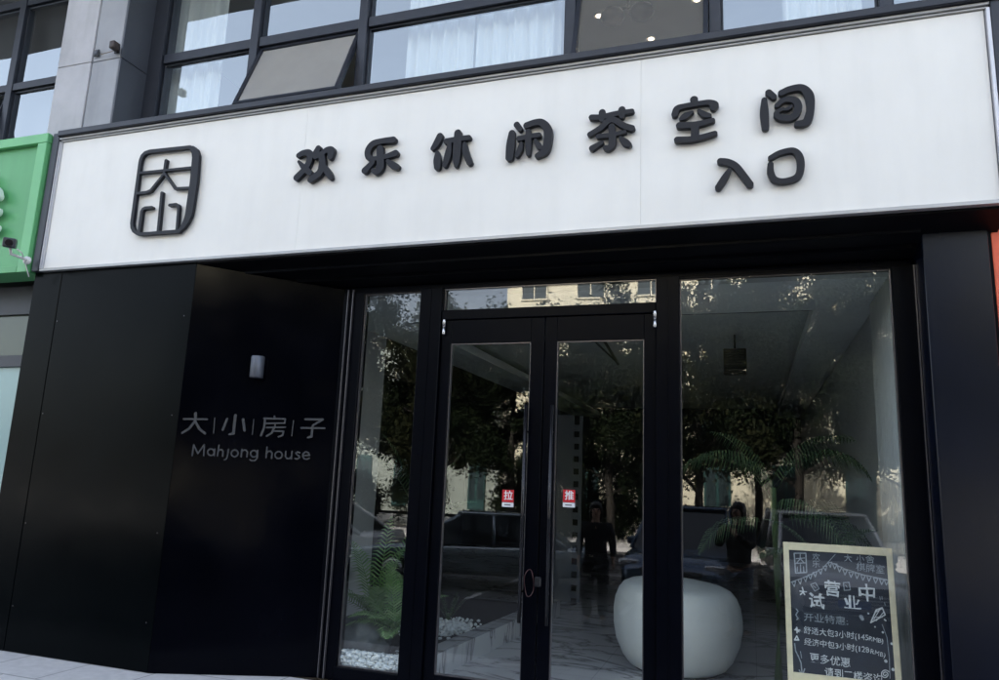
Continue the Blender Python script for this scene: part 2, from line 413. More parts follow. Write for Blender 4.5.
# ================================================================== GROUND
def strip(name, prof, x0, x1, m, label=None):
    b = MB()
    for (ya, za), (yb, zb) in zip(prof[:-1], prof[1:]): b.quad((x0, ya, za), (x1, ya, za), (x1, yb, zb), (x0, yb, zb))
    bmesh.ops.remove_doubles(b.bm, verts=b.bm.verts, dist=1e-5)
    return tag(b.build(name, m), kind='structure')
strip('pavement', [(3.7, -0.06), (4.2, 0.0), (5.06, 0.0)], -40, 40, PAVING)
strip('forecourt', [(-1.6, -0.57), (-1.6, -0.45), (0.4, -0.45), (3.7, -0.06)], -40, 40, tile_mat('dark_paving', (0.10, 0.10, 0.105), 0.4, 0.2, 0.004))
strip('ground', [(-400, -0.62), (400, -0.62)], -400, 400, mat('dry_ground', (0.12, 0.11, 0.09), 0.9, 0, 0.2, 0.3))
strip('road', [(-13.5, -0.56), (-1.6, -0.56)], -120, 120, ASPHALT)
strip('far_pavement', [(-25, -0.42), (-13.5, -0.42), (-13.5, -0.62)], -120, 120, PAVING)
b = MB()
for k in range(-10, 10): b.box(k*5, k*5+2.2, -7.3, -7.15, -0.56, -0.552)
for k in range(-8, 9): b.box(k*2.7+0.6, k*2.7+0.7, -6.0, -1.8, -0.56, -0.552)
tag(b.build('road_markings', LINEPAINT), kind='structure')

# ================================================================== SHOP BUILDING
B = empty('shop_building', (-1.7, 5.1, 0), 'black-clad shop building with stone columns and upper windows around the entrance', 'building')
# --- left cladding: two flat sheets with a shadow joint
xj = X(52, 340, YW)
for xa, xb in ((-6.02, xj-0.003), (xj+0.003, -4.25)):
    MB().box(xa, xb, YW, YW+0.08, 0.004, ZS0+0.05, 0.003).build('cladding_panel', GREENBLACK, B)
b = MB()
for z in (0.35, 1.0, 1.9, 2.7):
    for x in (xj+0.03, -4.31): MB().lathe([(0.0045, 0), (0.0045, 0.002), (0.003, 0.0035)], (x, YW-0.005, z), 8, axis='Y').build('rivet', BEAD, B)

MB().box(-6.02, -4.25, YW+0.085, YW+0.3, 0.002, 3.3).build('wall', DEEPBLK, B)
# --- splayed cladding wall
A0 = np.array([-4.245, YW, 0]); A1 = np.array([-3.13, YG, 0]); dv = A1-A0; dv /= np.linalg.norm(dv)
nS = np.array([dv[1], -dv[0], 0])       # towards viewer (+x,-y)
MB().prism([A0+[0, 0, 0.003], A1+[0, 0, 0.003], [A1[0], A1[1], ZS1], [A0[0], A0[1], ZS0]], -nS*0.08).build('splayed_cladding_panel', BLACKPANEL, B)
SPL = Plane(A0, nS)
# --- soffit and lintel
b = MB(); b.prism([(-4.24, YF+0.06, ZS0+0.004), (-4.24, YG+0.1, ZS1), (-4.24, YG+0.1, 3.32), (-4.24, YF+0.06, 3.32)], (5.66, 0, 0))
b.build('soffit', DEEPBLK, B)
b = MB()
for t in (0.3, 0.62): b.box(-3.9, 1.0, YF+0.06+t*0.5, YF+0.075+t*0.5, ZS0-0.15*t-0.012, ZS0-0.15*t+0.02)
b.build('soffit_trim', FRAMEBLK, B)
MB().box(-3.14, 1.0, YG+0.005, YG+0.11, ZGT, ZS1+0.01, 0.003).build('lintel', FRAMEBLK, B)
# --- right pillar
MB().box(1.015, 1.362, 4.87, 5.3, 0.003, 3.085, 0.004).build('cladding_panel', BLUEBLACK, B)
# right jamb return
xr1, xr2 = GX(895), X(918, 340, YG)
MB().box(xr1+0.003, 1.012, YG, YG+0.1, 0.003, ZGT, 0.003).build('jamb', FRAMEBLK, B)
MB().box(xr2, xr2+0.006, YG-0.012, YG+0.002, 0.01, ZGT).build('jamb_trim', BEAD, B)
MB().box(xr2+0.055, xr2+0.061, YG-0.03, YG+0.002, 0.01, ZGT).build('jamb_trim', BEAD, B)
# left jamb with two bright edges
xl0, xl1 = -3.135, GX(361)
MB().box(xl0, xl1-0.002, YG, YG+0.1, 0.003, ZGT, 0.003).build('jamb', FRAMEBLK, B)
for xx in (X(344.5, 340, YG-0.02), X(349.5, 340, YG-0.02)):
    MB().box(xx-0.003, xx+0.003, YG-0.022, YG-0.0, 0.01, ZGT+0.02).build('jamb_trim', BEAD, B)
# --- mullions
mA0, mA1 = GX(419.5), GX(441)
mB0, mB1 = GX(656.5), GX(680)
for a, c in ((mA0, mA1), (mB0, mB1)):
    MB().box(a, c, YG-0.03, YG+0.09, 0.005, ZGT-0.002, 0.004).box((a+c)/2-0.004, (a+c)/2+0.004, YG-0.034, YG-0.03, 0.01, ZGT-0.01).build('mullion', FRAMEBLK, B)
MB().box(mA1+0.002, mB0-0.002, YG-0.015, YG+0.085, 2.70, 2.775, 0.004).build('transom', FRAMEBLK, B)
for a, c in ((xl1-0.02, mA0), (mB1, xr1+0.02)):
    MB().box(a+0.002, c-0.002, YG-0.01, YG+0.09, 0.004, 0.098, 0.004).build('sill', FRAMEBLK, B)
    MB().box(a+0.002, c-0.002, YG+0.002, YG+0.09, ZGT-0.012, ZGT+0.0).build('head_rail', FRAMEBLK, B)
# fixed panes with thin beads
def pane(a, c, z0, z1, y, m, parent, name='window', bead=True, bw=0.005):
    w = MB()
    f = 0.006
    w.box(a, a+f, y-0.01, y+0.02, z0, z1).box(c-f, c, y-0.01, y+0.02, z0, z1).box(a+f, c-f, y-0.01, y+0.02, z0, z0+f).box(a+f, c-f, y-0.01, y+0.02, z1-f, z1)
    wo = w.build(name, BEAD if bead else FRAMEBLK, parent)
    g = MB(); g.quad((a+f*.5, y+0.004, z0+f*.5), (c-f*.5, y+0.004, z0+f*.5), (c-f*.5, y+0.004, z1-f*.5), (a+f*.5, y+0.004, z1-f*.5))
    g.build('pane', m, wo)
    return wo
pane(xl1, mA0-0.001, 0.10, ZGT-0.013, YG+0.03, SHOPGLASS, B)
pane(mB1+0.001, xr1, 0.10, ZGT-0.013, YG+0.03, SHOPGLASS, B)
pane(mA1+0.003, mB0-0.003, 2.777, ZGT-0.003, YG+0.03, SHOPGLASS, B)
# --- doors
YD = YG+0.0
def door(x0, x1, g0, g1, side):
    d = MB(); z0, z1 = 0.02, 2.695
    d.box(x0, g0, YD, YD+0.05, z0, z1, 0.003).box(g1, x1, YD, YD+0.05, z0, z1, 0.003)
    d.box(g0+0.0005, g1-0.0005, YD+0.001, YD+0.049, z0, 0.13, 0.002).box(g0+0.0005, g1-0.0005, YD+0.001, YD+0.049, 2.515, z1, 0.002)
    do = d.build('glass_door', FRAMEBLK, B)
    pm = pane(g0+0.001, g1-0.001, 0.132, 2.513, YD+0.022, SHOPGLASS, do, 'glazing_bead')
    hx = (g1+0.012) if side < 0 else (g0-0.012)
    hx = X(525.5, 420, YD-0.06) if side < 0 else X(551.5, 420, YD-0.06)
    h = MB(); h.tube([(hx, YD-0.06, 0.55), (hx, YD-0.06, 2.04)], 0.013, 10)
    for z in (0.75, 1.85): h.tube([(hx, YD-0.06, z), (hx, YD+0.005, z)], 0.009, 8)
    h.build('handle', mat('dark_handle_metal', (0.02, 0.02, 0.024), 0.18, 0.5, 0.1, 20), do, True)
    px, py = (444, 327) if side < 0 else (655, 319)
    hc = at(px, py, YD-0.02)
    c = MB(); c.lathe([(0.011, -0.06), (0.013, -0.055), (0.013, -0.004), (0.010, -0.002), (0.010, 0.002), (0.013, 0.004), (0.013, 0.055), (0.011, 0.06)], tuple(hc), 12)
    c.build('hinge', CHROME, do, True)
    return do
xs = [GX(v) for v in (441.6, 451, 531, 544.2, 545.2, 557, 644, 656)]
DL = door(xs[0], xs[3], xs[1], xs[2], -1)
DR = door(xs[4], xs[7], xs[5], xs[6], 1)
DPL = Plane((0, YD+0.02, 0), (0, -1, 0))
RED = mat('red_sticker', (0.55, 0.02, 0.03), 0.4); WHT = mat('white_sticker', (0.7, 0.7, 0.72), 0.4)
for (px, py, ch, lab, place) in ((508, 496, '拉', 'pull', 'left'), (569, 496, '推', 'push', 'right')):
    e = empty('door_sticker', tuple(at(px, py+8, YD+0.018)), 'small red square %s sticker on the glass of the %s door leaf' % (lab, place), 'sticker', 'push and pull stickers on the doors')
    c = at(px, py, YD+0.018); r = 0.043
    MB().box(c[0]-r, c[0]+r, YD+0.0175, YD+0.019, c[2]-r, c[2]+r).build('red_square', RED, e)
    MB().box(c[0]-r, c[0]+r, YD+0.0175, YD+0.019, c[2]-r-0.034, c[2]-r-0.003).build('white_strip', WHT, e)
    pl = Plane((0, YD+0.0165, 0), (0, -1, 0))
    text_on('character', pl, ch, px+0.3, py, 9.0, WHT, e, gap=0.0, off=0.001)
    MB().box(c[0]-r*.6, c[0]+r*.5, YD+0.0168, YD+0.0174, c[2]-r-0.023, c[2]-r-0.015).build('small_print', mat('grey_print', (0.12, 0.12, 0.14), 0.5), e)
# red cable lock hung on the handles
pts = []
cc = at(529, 583, YD-0.075)
for k in range(29):
    a = 2*math.pi*k/28
    pts.append((cc[0]+0.034*math.cos(a), cc[1]-0.012*math.sin(a*3), cc[2]+0.088*math.sin(a)))
lk = empty('cable_lock', (cc[0], cc[1], cc[2]-0.13), 'thin red cable lock looped around the handle of the left door leaf', 'lock')
MB().tube(pts, 0.0035, 8, False).build('cable', mat('red_cable', (0.028, 0.003, 0.004), 0.5), lk, True)
MB().box(cc[0]+0.04, cc[0]+0.085, cc[1]-0.014, cc[1]+0.014, cc[2]-0.02, cc[2]+0.045, 0.006).build('lock_body', PLASTICB, lk)

# --- upper storey: stone column
cx = [-6.62, -6.17, -5.82]
for z0, z1 in ((4.3, 5.447), (5.453, 7.2)):
    MB().box(cx[0], cx[1]-0.004, 5.0, 5.12, z0, z1, 0.004).build('stone_slab', STONE, B)
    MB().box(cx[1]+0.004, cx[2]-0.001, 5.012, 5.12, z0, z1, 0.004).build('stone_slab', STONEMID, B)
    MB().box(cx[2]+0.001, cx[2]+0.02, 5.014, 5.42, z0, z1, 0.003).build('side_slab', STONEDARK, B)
MB().box(cx[0]+0.01, cx[2]-0.002, 5.125, 5.5, 3.2, 7.2).build('column_core', DEEPBLK, B)
# --- upper windows
YU = 5.40
m_x = [-5.66, -4.50, -3.30, -1.34, -0.19, 0.99, 2.2]
zb, zr, zt = 4.30, 5.60, 6.9
MB().box(-5.80, 4.0, YU-0.03, YU+0.1, 4.10, zb+0.04, 0.004).build('window_sill', UPFRAME, B)
MB().box(-5.798, m_x[0]+0.03, YU-0.06, YU+0.10, zb+0.05, zt).build('window_jamb', UPFRAME, B)
for x in m_x[1:]: MB().box(x-0.045, x+0.045, YU-0.07, YU+0.08, zb+0.042, zt, 0.004).build('window_mullion', UPFRAME, B)
for a, c in zip(m_x[:-1], m_x[1:]):
    MB().box(a+0.047, c-0.047, YU-0.05, YU+0.07, zr-0.05, zr+0.05, 0.004).build('window_rail', UPFRAME, B)
def sash(a, c, z0, z1, tilt=0.0, parent=B, y=YU, fr=0.03, m=UPGLASS, name='window', sky=False):
    M = Matrix.Translation((0, y, z1)) @ Matrix.Rotation(-tilt, 4, 'X') @ Matrix.Translation((0, -y, -z1))
    w = MB()
    w.box(a, a+fr, y-0.02, y+0.02, z0, z1, 0, M).box(c-fr, c, y-0.02, y+0.02, z0, z1, 0, M)
    w.box(a+fr, c-fr, y-0.02, y+0.02, z0, z0+fr, 0, M).box(a+fr, c-fr, y-0.02, y+0.02, z1-fr, z1, 0, M)
    o = w.build(name, UPFRAME, parent)
    q = [M @ Vector(p) for p in ((a+fr*.5, y, z0+fr*.5), (c-fr*.5, y, z0+fr*.5), (c-fr*.5, y, z1-fr*.5), (a+fr*.5, y, z1-fr*.5))]
    MB().quad(*q).build('pane', m, o)
    return o
UW = []
for i, (a, c) in enumerate(zip(m_x[:-1], m_x[1:])):
    tilt = {1: rad(22), 3: rad(15)}.get(i, 0)
    w = sash(a+0.048, c-0.048, 4.73 if tilt else zb+0.05, zr-0.055, tilt, fr=0.035 if tilt else 0.012, m={1: VENTGLASS, 3: VENTGLASS2}.get(i, UPGLASS))
    if tilt: w['label'] = 'top hung sash propped open' ; UW.append((a, c, tilt, w))
    sash(a+0.048, c-0.048, zr+0.055, zt-0.05, 0, fr=0.012)
for a, c, t, w in UW:   # stay arms
    for x in (a+0.06, c-0.06):
        L = (zr-zb)*0.92*0.65
        MB().tube([(x, YU+0.0, 4.75), (x, YU-0.28*abs(math.sin(t))/0.37, 4.86)], 0.008, 6).build('stay_arm', CHROME, w)
# --- upper floor slab, walls and roof mass (casts the shade over the street)
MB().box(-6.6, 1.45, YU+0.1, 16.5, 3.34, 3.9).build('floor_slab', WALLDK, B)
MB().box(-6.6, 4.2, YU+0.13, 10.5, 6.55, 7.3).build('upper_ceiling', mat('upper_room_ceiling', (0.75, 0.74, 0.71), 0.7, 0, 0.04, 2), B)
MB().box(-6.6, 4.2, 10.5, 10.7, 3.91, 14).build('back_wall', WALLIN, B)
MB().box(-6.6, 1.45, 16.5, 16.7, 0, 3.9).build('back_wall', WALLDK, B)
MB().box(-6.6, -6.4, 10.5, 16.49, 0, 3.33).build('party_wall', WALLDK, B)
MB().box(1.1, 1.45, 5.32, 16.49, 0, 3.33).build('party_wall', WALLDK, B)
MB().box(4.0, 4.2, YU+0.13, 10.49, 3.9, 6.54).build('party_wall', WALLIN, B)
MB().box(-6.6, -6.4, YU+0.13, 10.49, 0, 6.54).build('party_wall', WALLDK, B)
MB().box(-30, 30, YU+0.1, 11.5, 7.31, 14.5).build('upper_facade', STONEMID, B)
MB().box(-30, 6.0, 3.5, 5.38, 7.6, 7.8).build('canopy_slab', STONEDARK, B)
MB().box(1.5, 30, 5.31, 11, 0, 7.3).build('side_block', WALLDK, B)  # unseen mass added at the right to keep sun out
MB().box(1.5, 4.2, 4.6, 5.3, 4.0, 4.29).build('ledge', UPFRAME, B)

# --- ground floor interior
FZ = 0.03
tag(MB().box(-6.4, 1.0, YG+0.05, 16.4, FZ-0.03, FZ).build('marble_floor', MARBLE), kind='structure')
wx = 0.985
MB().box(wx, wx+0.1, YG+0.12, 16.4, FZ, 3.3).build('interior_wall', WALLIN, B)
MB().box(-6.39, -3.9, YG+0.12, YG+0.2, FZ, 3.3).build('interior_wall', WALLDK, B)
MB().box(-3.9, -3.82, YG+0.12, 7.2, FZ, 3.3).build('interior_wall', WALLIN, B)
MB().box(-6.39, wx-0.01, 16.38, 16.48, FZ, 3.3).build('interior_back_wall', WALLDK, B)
# ceiling: border, tray
CZ = 3.0
b = MB(); b.box(-3.8, wx-0.01, YG+0.3, 6.5, CZ, CZ+0.1).box(0.52, wx-0.01, 6.501, 16.3, CZ, CZ+0.1).box(-3.8, -3.2, 6.501, 16.3, CZ, CZ+0.1)
b.build('ceiling_border', CEILIN, B)
MB().box(-3.8, wx-0.01, YG+0.115, YG+0.29, ZGT+0.01, CZ+0.3).build('head_box', WALLIN, B)
MB().box(-3.8, wx, 6.3, 16.3, CZ+0.18, CZ+0.28).build('ceiling_tray', CEILIN, B)
MB().box(-3.19, 0.51, 6.505, 6.52, CZ-0.001, CZ+0.18).build('tray_edge', CEILDK, B)
b = MB(); b.box(-1.75, -1.73, 6.6, 10.2, CZ+0.165, CZ+0.179)
b.build('ceiling_slot', WALLDK, B, org=None)
pA = at(602, 338, 7.0)
b = MB()
for (x1p, y1p, x2p, y2p, Y1) in ((602.5, 338, 641, 402, 0), (363, 325, 400, 346, 0)):
    a_ = atz(x1p, y1p, CZ+0.17); c_ = atz(x2p, y2p, CZ+0.17)
    if c_[1] > 10.2: c_ = a_+(c_-a_)*((10.2-a_[1])/(c_[1]-a_[1]))
    MB().tube([a_, c_], 0.02, 6).build('ceiling_track', PLASTICB, B)

# ================================================================== SIGNBOARD
SG = empty('signboard', (-2.3, YF+0.1, ZS0), 'long white signboard with charcoal Chinese characters and a square logo over the black entrance', 'signboard')
sx0, sx1, sz0, sz1 = -6.0, 1.47, 3.145, 4.46
MB().box(sx0, sx1, YF+0.06, YF+0.35, sz0+0.01, sz1-0.005).build('backing_box', SIGNFRAME, SG)
# panels with fine seams
seams = [sx0+0.10, X(230, 100, YF+0.04)*1.0, X(641, 100, YF+0.04), 1.375]
seams[1] = X(305, 150, YF+0.04)
for a, c in zip(seams[:-1], seams[1:]):
    MB().box(a+0.0004, c-0.0004, YF+0.035, YF+0.059, sz0+0.03, sz1-0.085, 0.001).build('white_panel', SIGNWHITE, SG)
MB().box(sx0, sx0+0.075, YF, YF+0.059, sz0+0.005, sz1-0.0, 0.004).build('side_frame', SIGNFRAME, SG)
MB().box(sx0+0.077, sx0+0.085, YF+0.01, YF+0.059, sz0+0.03, sz1-0.085).box(sx0+0.090, sx0+0.096, YF+0.02, YF+0.059, sz0+0.03, sz1-0.085).build('inner_trim', mat('pale_sign_trim', (0.6, 0.6, 0.63), 0.35, 0.3), SG)
MB().box(sx0+0.077, sx1, YF-0.025, YF+0.08, sz1-0.045, sz1+0.01, 0.006).build('top_frame', SIGNFRAME, SG)
MB().box(sx0+0.077, 1.40, YF+0.005, YF+0.059, sz1-0.066, sz1-0.048, 0.002).box(sx0+0.077, 1.40, YF+0.02, YF+0.059, sz1-0.081, sz1-0.070, 0.002).build('top_trim', SIGNTRIM, SG)
MB().box(1.38, 1.40, YF+0.005, YF+0.059, sz0+0.02, sz1-0.085, 0.002).build('end_trim', mat('pale_sign_trim', (0.6, 0.6, 0.63), 0.35, 0.3), SG)
MB().box(1.402, sx1, YF-0.0, YF+0.059, sz0+0.005, sz1-0.047, 0.004).build('side_frame', SIGNFRAME, SG)
MB().box(sx0+0.077, 1.400, YF+0.01, YF+0.059, sz0+0.004, sz0+0.028, 0.002).build('bottom_trim', SIGNTRIM, SG)
SP = Plane((0, YF+0.0, 0), (0, -1, 0))
k6 = 60/680
chars = [
 ((285, 130, k6), [[(165,295,28),(215,268,30),(285,270,34),(285,350,33),(240,440,32),(140,545,34)], [(165,365,14),(230,440,30),(290,492,28)],
   [(385,215,30),(355,275,34),(352,300,28)], [(355,308,28),(430,270,26),(480,235,30),(530,235,38),(528,270,36),(520,315,28)],
   [(425,300,32),(430,400,38),(400,490,36),(300,565,36)], [(455,430,26),(500,500,34),(525,545,24)]]),
 ((355, 130, k6), [[(440,118,34),(320,132,30),(210,165,34),(155,240,34),(160,315,30),(210,335,26)], [(200,335,24),(330,315,24),(465,270,34)],
   [(290,220,38),(295,330,40),(290,430,42),(250,480,32),(212,462,22)], [(205,375,26),(120,465,36)], [(380,360,22),(430,400,36),(480,425,32)]]),
 ((425, 120, k6), [[(175,190,34),(140,265,36),(95,330,24)], [(145,375,20),(145,460,40),(145,540,34)], [(250,250,32),(380,222,28),(500,207,28)],
   [(378,155,38),(372,300,44),(362,440,40),(358,525,22)], [(285,285,22),(265,400,36),(232,515,28)], [(455,275,20),(465,370,34),(510,490,32)]]),
 ((500, 110, k6), [[(195,175,32),(232,222,28)], [(140,270,34),(125,400,46),(112,545,42)],
   [(305,183,34),(400,150,34),(480,152,38),(545,230,46),(545,360,46),(515,470,42),(430,525,30)], [(220,332,28),(340,305,26),(445,290,26)],
   [(325,250,28),(325,400,34),(325,505,24)], [(245,385,18),(230,450,30),(198,522,24)], [(405,350,18),(440,410,32),(468,435,22)]]),
 ((580, 100, k6), [[(135,205,30),(250,200,28),(400,165,28),(590,135,26)], [(255,150,36),(250,230,26)], [(478,120,38),(480,192,28)],
   [(115,398,28),(230,330,32),(330,240,34),(400,238,34),(500,300,34),(590,328,34)], [(210,420,26),(360,403,26),(510,370,20)],
   [(362,310,34),(370,430,38),(365,515,38),(325,555,32),(290,548,26)], [(250,490,22),(140,555,32)], [(465,440,22),(520,490,38),(560,515,28)]]),
 ((665, 90, k6), [[(330,120,42),(330,165,34)], [(112,285,34),(140,220,34),(230,190,28),(400,160,28),(500,150,30),(560,178,44),(550,205,38)],
   [(180,338,18),(230,305,36),(312,258,14)], [(385,245,20),(445,285,34),(505,300,24)], [(165,410,36),(350,400,34),(540,352,26)],
   [(340,440,42),(340,535,42)], [(140,572,34),(340,560,32),(565,500,28)]]),
 ((755, 78, k6), [[(155,175,36),(212,222,32)], [(105,260,30),(105,400,46),(118,565,40)],
   [(298,178,34),(400,135,36),(530,122,40),(612,205,48),(628,350,42),(600,475,46),(560,515,40),(478,528,32)],
   [(248,320,26),(330,258,30),(450,262,38),(490,350,40),(430,450,38),(300,458,36),(242,425,30),(262,385,24),(320,358,14)], [(325,368,12),(370,358,20),(410,330,18)]]),
 ((710, 140, 0.1), [[(105,220,32),(180,230,34),(260,272,34),(340,370,34),(400,450,34)], [(195,300,16),(150,380,32),(85,480,32)]]),
 ((710, 140, 0.1), [[(605,185,24),(700,135,26),(830,112,28),(895,175,34),(905,290,36),(865,380,32),(740,418,28),(645,400,30),(606,330,32),(605,252,28)]]),
]
for crop, st in chars:
    letter('character', SP, crop, st, 0.035, LETTER, SG, gap=-0.022, h=0.005, bevel=0.0008)
kl = 100/680
logo = [[(205,80,13),(480,50,12)], [(205,80,13),(175,90,13),(155,110,13),(143,140,13),(137,175,12),(84,565,13),(86,595,13),(98,620,13),(120,636,12),(150,641,11),(405,622,13)],
 [(480,51,12),(497,62,18),(512,82,23),(519,115,26),(505,280,28),(480,450,28),(470,510,26),(455,550,22),(435,585,18),(405,620,12)],
 [(316,142,11),(303,225,9)], [(140,226,9),(490,190,9)], [(300,235,9),(212,345,10),(185,357,10),(115,366,9)], [(303,225,8),(378,332,9),(480,327,9)],
 [(288,362,11),(262,630,11)], [(220,460,10),(175,464,11),(160,472,11),(151,488,11),(133,625,11)], [(340,445,10),(385,440,11),(398,448,11),(402,465,10),(390,612,10)]]
logo = [[(x, y, r*0.8 if r < 15 else r*0.93) for (x, y, r) in st] for st in logo]
letter('logo', SP, (120, 140, kl), logo, 0.03, LETTER, SG, gap=-0.022, smooth=False, h=0.004, bevel=0.0008)

# ================================================================== WALL LETTERING
WL = empty('wall_lettering', tuple(hit(255, 460, A0, nS)), 'grey raised Chinese characters above the words Mahjong house on the angled black wall', 'lettering')
c2 = (175, 400, 80/777); c3 = (250, 400, 80/777)
def ring(cx, cy, r, w): return [(cx+r*math.cos(a), cy+r*math.sin(a), w) for a in np.linspace(0, 2*math.pi, 17)]
cjk = [(c2, [[(90,185,9),(315,188,9)], [(205,130,13),(200,205,12),(140,280,11),(75,320,10)], [(200,205,10),(240,280,11),(295,325,11)]]),
 (c2, [[(590,150,13),(572,325,13),(530,335,9)], [(510,185,11),(468,290,11)], [(665,190,13),(678,295,12)]]),
 (c3, [[(240,160,8),(245,185,8)], [(140,180,9),(345,185,8),(340,225,8)], [(150,180,10),(140,270,10),(110,345,10)], [(150,228,8),(340,225,8)], [(165,268,8),(345,265,8)],
       [(245,245,7),(248,268,7)], [(235,270,9),(215,320,9),(165,350,9)], [(230,302,8),(328,305,8),(318,345,9),(280,358,8)]]),
 (c3, [[(540,188,10),(710,190,10),(612,248,9),(600,355,12),(565,365,9)], [(500,272,9),(725,275,9)]])]
for crop, st in cjk: letter('character', SPL, crop, st, 0.008, WLETTER, WL, gap=0.004, smooth=False, h=0.0035)
letter('divider', SPL, c2, [[(390,175,4),(378,325,4)]], 0.008, WLETTER, WL, gap=0.004, smooth=False, h=0.0025)
letter('divider', SPL, c2, [[(768,190,4),(755,335,4)]], 0.008, WLETTER, WL, gap=0.004, smooth=False, h=0.0025)
letter('divider', SPL, c3, [[(425,200,4),(408,350,4)]], 0.008, WLETTER, WL, gap=0.004, smooth=False, h=0.0025)
w = 7
mj = [(c2, [[(170,540,w),(185,435,w),(225,520,w),(288,435,w),(282,540,w)]]), (c2, [ring(352,507,32,w), [(388,477,w),(384,542,w)]]),
 (c2, [[(430,440,w),(415,542,w)], [(420,505,w),(435,483,w),(458,482,w),(470,500,w),(465,545,w)]]), (c2, [[(522,480,w),(510,555,w),(498,575,w),(483,580,w)]]),
 (c2, [ring(582,518,33,w)]), (c2, [[(652,480,w),(645,552,w)], [(648,510,w),(665,488,w),(690,486,w),(706,505,w),(700,554,w)]]),
 (c3, [ring(40,522,32,w), [(78,490,w),(72,565,w),(50,588,w),(20,590,w),(2,580,w)]]),
 (c3, [[(168,458,w),(158,560,w)], [(160,522,w),(178,498,w),(202,497,w),(217,515,w),(212,566,w)]]), (c3, [ring(280,535,34,w)]),
 (c3, [[(350,500,w),(346,545,w),(360,568,w),(385,570,w),(403,550,w)], [(410,500,w),(403,572,w)]]),
 (c3, [[(485,512,w),(462,503,w),(447,515,w),(458,532,w),(478,542,w),(482,560,w),(462,573,w),(438,568,w)]]),
 (c3, [[(515,540,w),(580,538,w),(570,512,w),(545,502,w),(518,520,w),(514,550,w),(530,572,w),(555,576,w),(578,565,w)]])]
for crop, st in mj: letter('letter', SPL, crop, st, 0.006, WLETTER, WL, gap=0.003, smooth=False, h=0.0025)

# wall lamp
p = hit(259, 368, A0, nS); c = p+nS*0.055
wlm = empty('wall_lamp', (c[0], c[1], c[2]-0.09), 'small silver cylindrical up and down lamp on the splayed black wall above the lettering', 'wall lamp')
MB().lathe([(0.048, -0.086), (0.052, -0.08), (0.052, 0.08), (0.048, 0.086), (0.04, 0.086), (0.04, 0.05)], tuple(c), 28).build('lamp_body', mat('silver_lamp_paint', (0.10, 0.11, 0.135), 0.45, 0.4, 0.05, 10), wlm, True)
MB().box(-0.03, 0.03, -0.03, 0.03, -0.05, 0.05, 0.003, Matrix.Translation(Vector(p+nS*0.012)) @ Matrix.Rotation(math.atan2(dv[1], dv[0]), 4, 'Z') @ Matrix.Diagonal((1, 0.35, 1, 1))).build('wall_plate', CHROME, wlm)

# ================================================================== CAMERA ON GREEN SIGN, CLAMPS ON COLUMN
gY = YF-0.03
e = empty('security_camera', tuple(at(29, 262, gY-0.02)), 'small dark security camera on a white arm at the lower corner of the green sign', 'security camera')
q = at(10, 243, gY-0.25)
M = Matrix.Translation(Vector(q)) @ Matrix.Rotation(rad(48), 4, 'Z') @ Matrix.Rotation(rad(12), 4, 'X')
MB().box(-0.048, 0.048, -0.07, 0.07, -0.042, 0.042, 0.012, M, 2).build('camera_body', mat('camera_grey', (0.03, 0.035, 0.045), 0.35), e)
MB().lathe([(0.026, -0.075), (0.028, -0.07), (0.022, -0.068), (0.010, -0.069)], (0, 0, 0), 16, axis='Y').mesh
lens = MB(); lens.lathe([(0.028, -0.082), (0.03, -0.068), (0.02, -0.066)], (0, 0, 0), 16, axis='Y'); me = lens.mesh(); me.transform(M); fin('lens', me, mat('lens_glass', (0.004, 0.004, 0.006), 0.05), e)
a1 = at(29, 261, gY-0.015)
MB().tube([a1, at(22, 258, gY-0.1), at(11, 254, gY-0.22), at(10, 248, gY-0.25)], 0.012, 8).build('arm', PLASTICW, e, True)
MB().lathe([(0.035, -0.03), (0.035, -0.006), (0.03, 0.0)], tuple(a1), 16, axis='Y').build('wall_mount', PLASTICW, e, True)
MB().tube([at(17, 249, gY-0.24), at(22, 253, gY-0.18), at(25, 262, gY-0.09), at(27, 270, gY-0.05), at(29, 277, gY-0.03)], 0.005, 6).build('cable', PLASTICW, e, True)
def clamp(px, py, lab, big):
    q = at(px, py, 4.99)
    e = empty('cable_clamp', tuple(q), lab, 'clamp', 'dark clamps on the stone column')
    MB().box(q[0]-0.032, q[0]+0.032, 4.985, 4.9995, q[2]-0.036, q[2]+0.036, 0.004).build('clamp_block', PLASTICB, e)
    if big:
        MB().box(q[0]-0.012, q[0]+0.05, 4.90, 4.984, q[2]-0.03, q[2]+0.05, 0.008).build('junction_cap', mat('brown_cap', (0.05, 0.035, 0.035), 0.5), e, True)
        MB().tube([(q[0]-0.02, 4.98, q[2]-0.01), (q[0]-0.1, 4.975, q[2]-0.02), (q[0]-0.19, 4.97, q[2]-0.03)], 0.004, 6).build('wire', mat('tan_wire', (0.25, 0.2, 0.16), 0.6), e, True)
    else: MB().box(q[0]-0.02, q[0]+0.02, 4.978, 4.984, q[2]-0.02, q[2]+0.02, 0.002).build('clamp_plate', STONEDARK, e)
clamp(96.5, 53, 'small square black clamp on the front joint of the stone column', False)
clamp(117, 50, 'dark clamp with a rounded cap and wire at the right corner of the stone column', True)

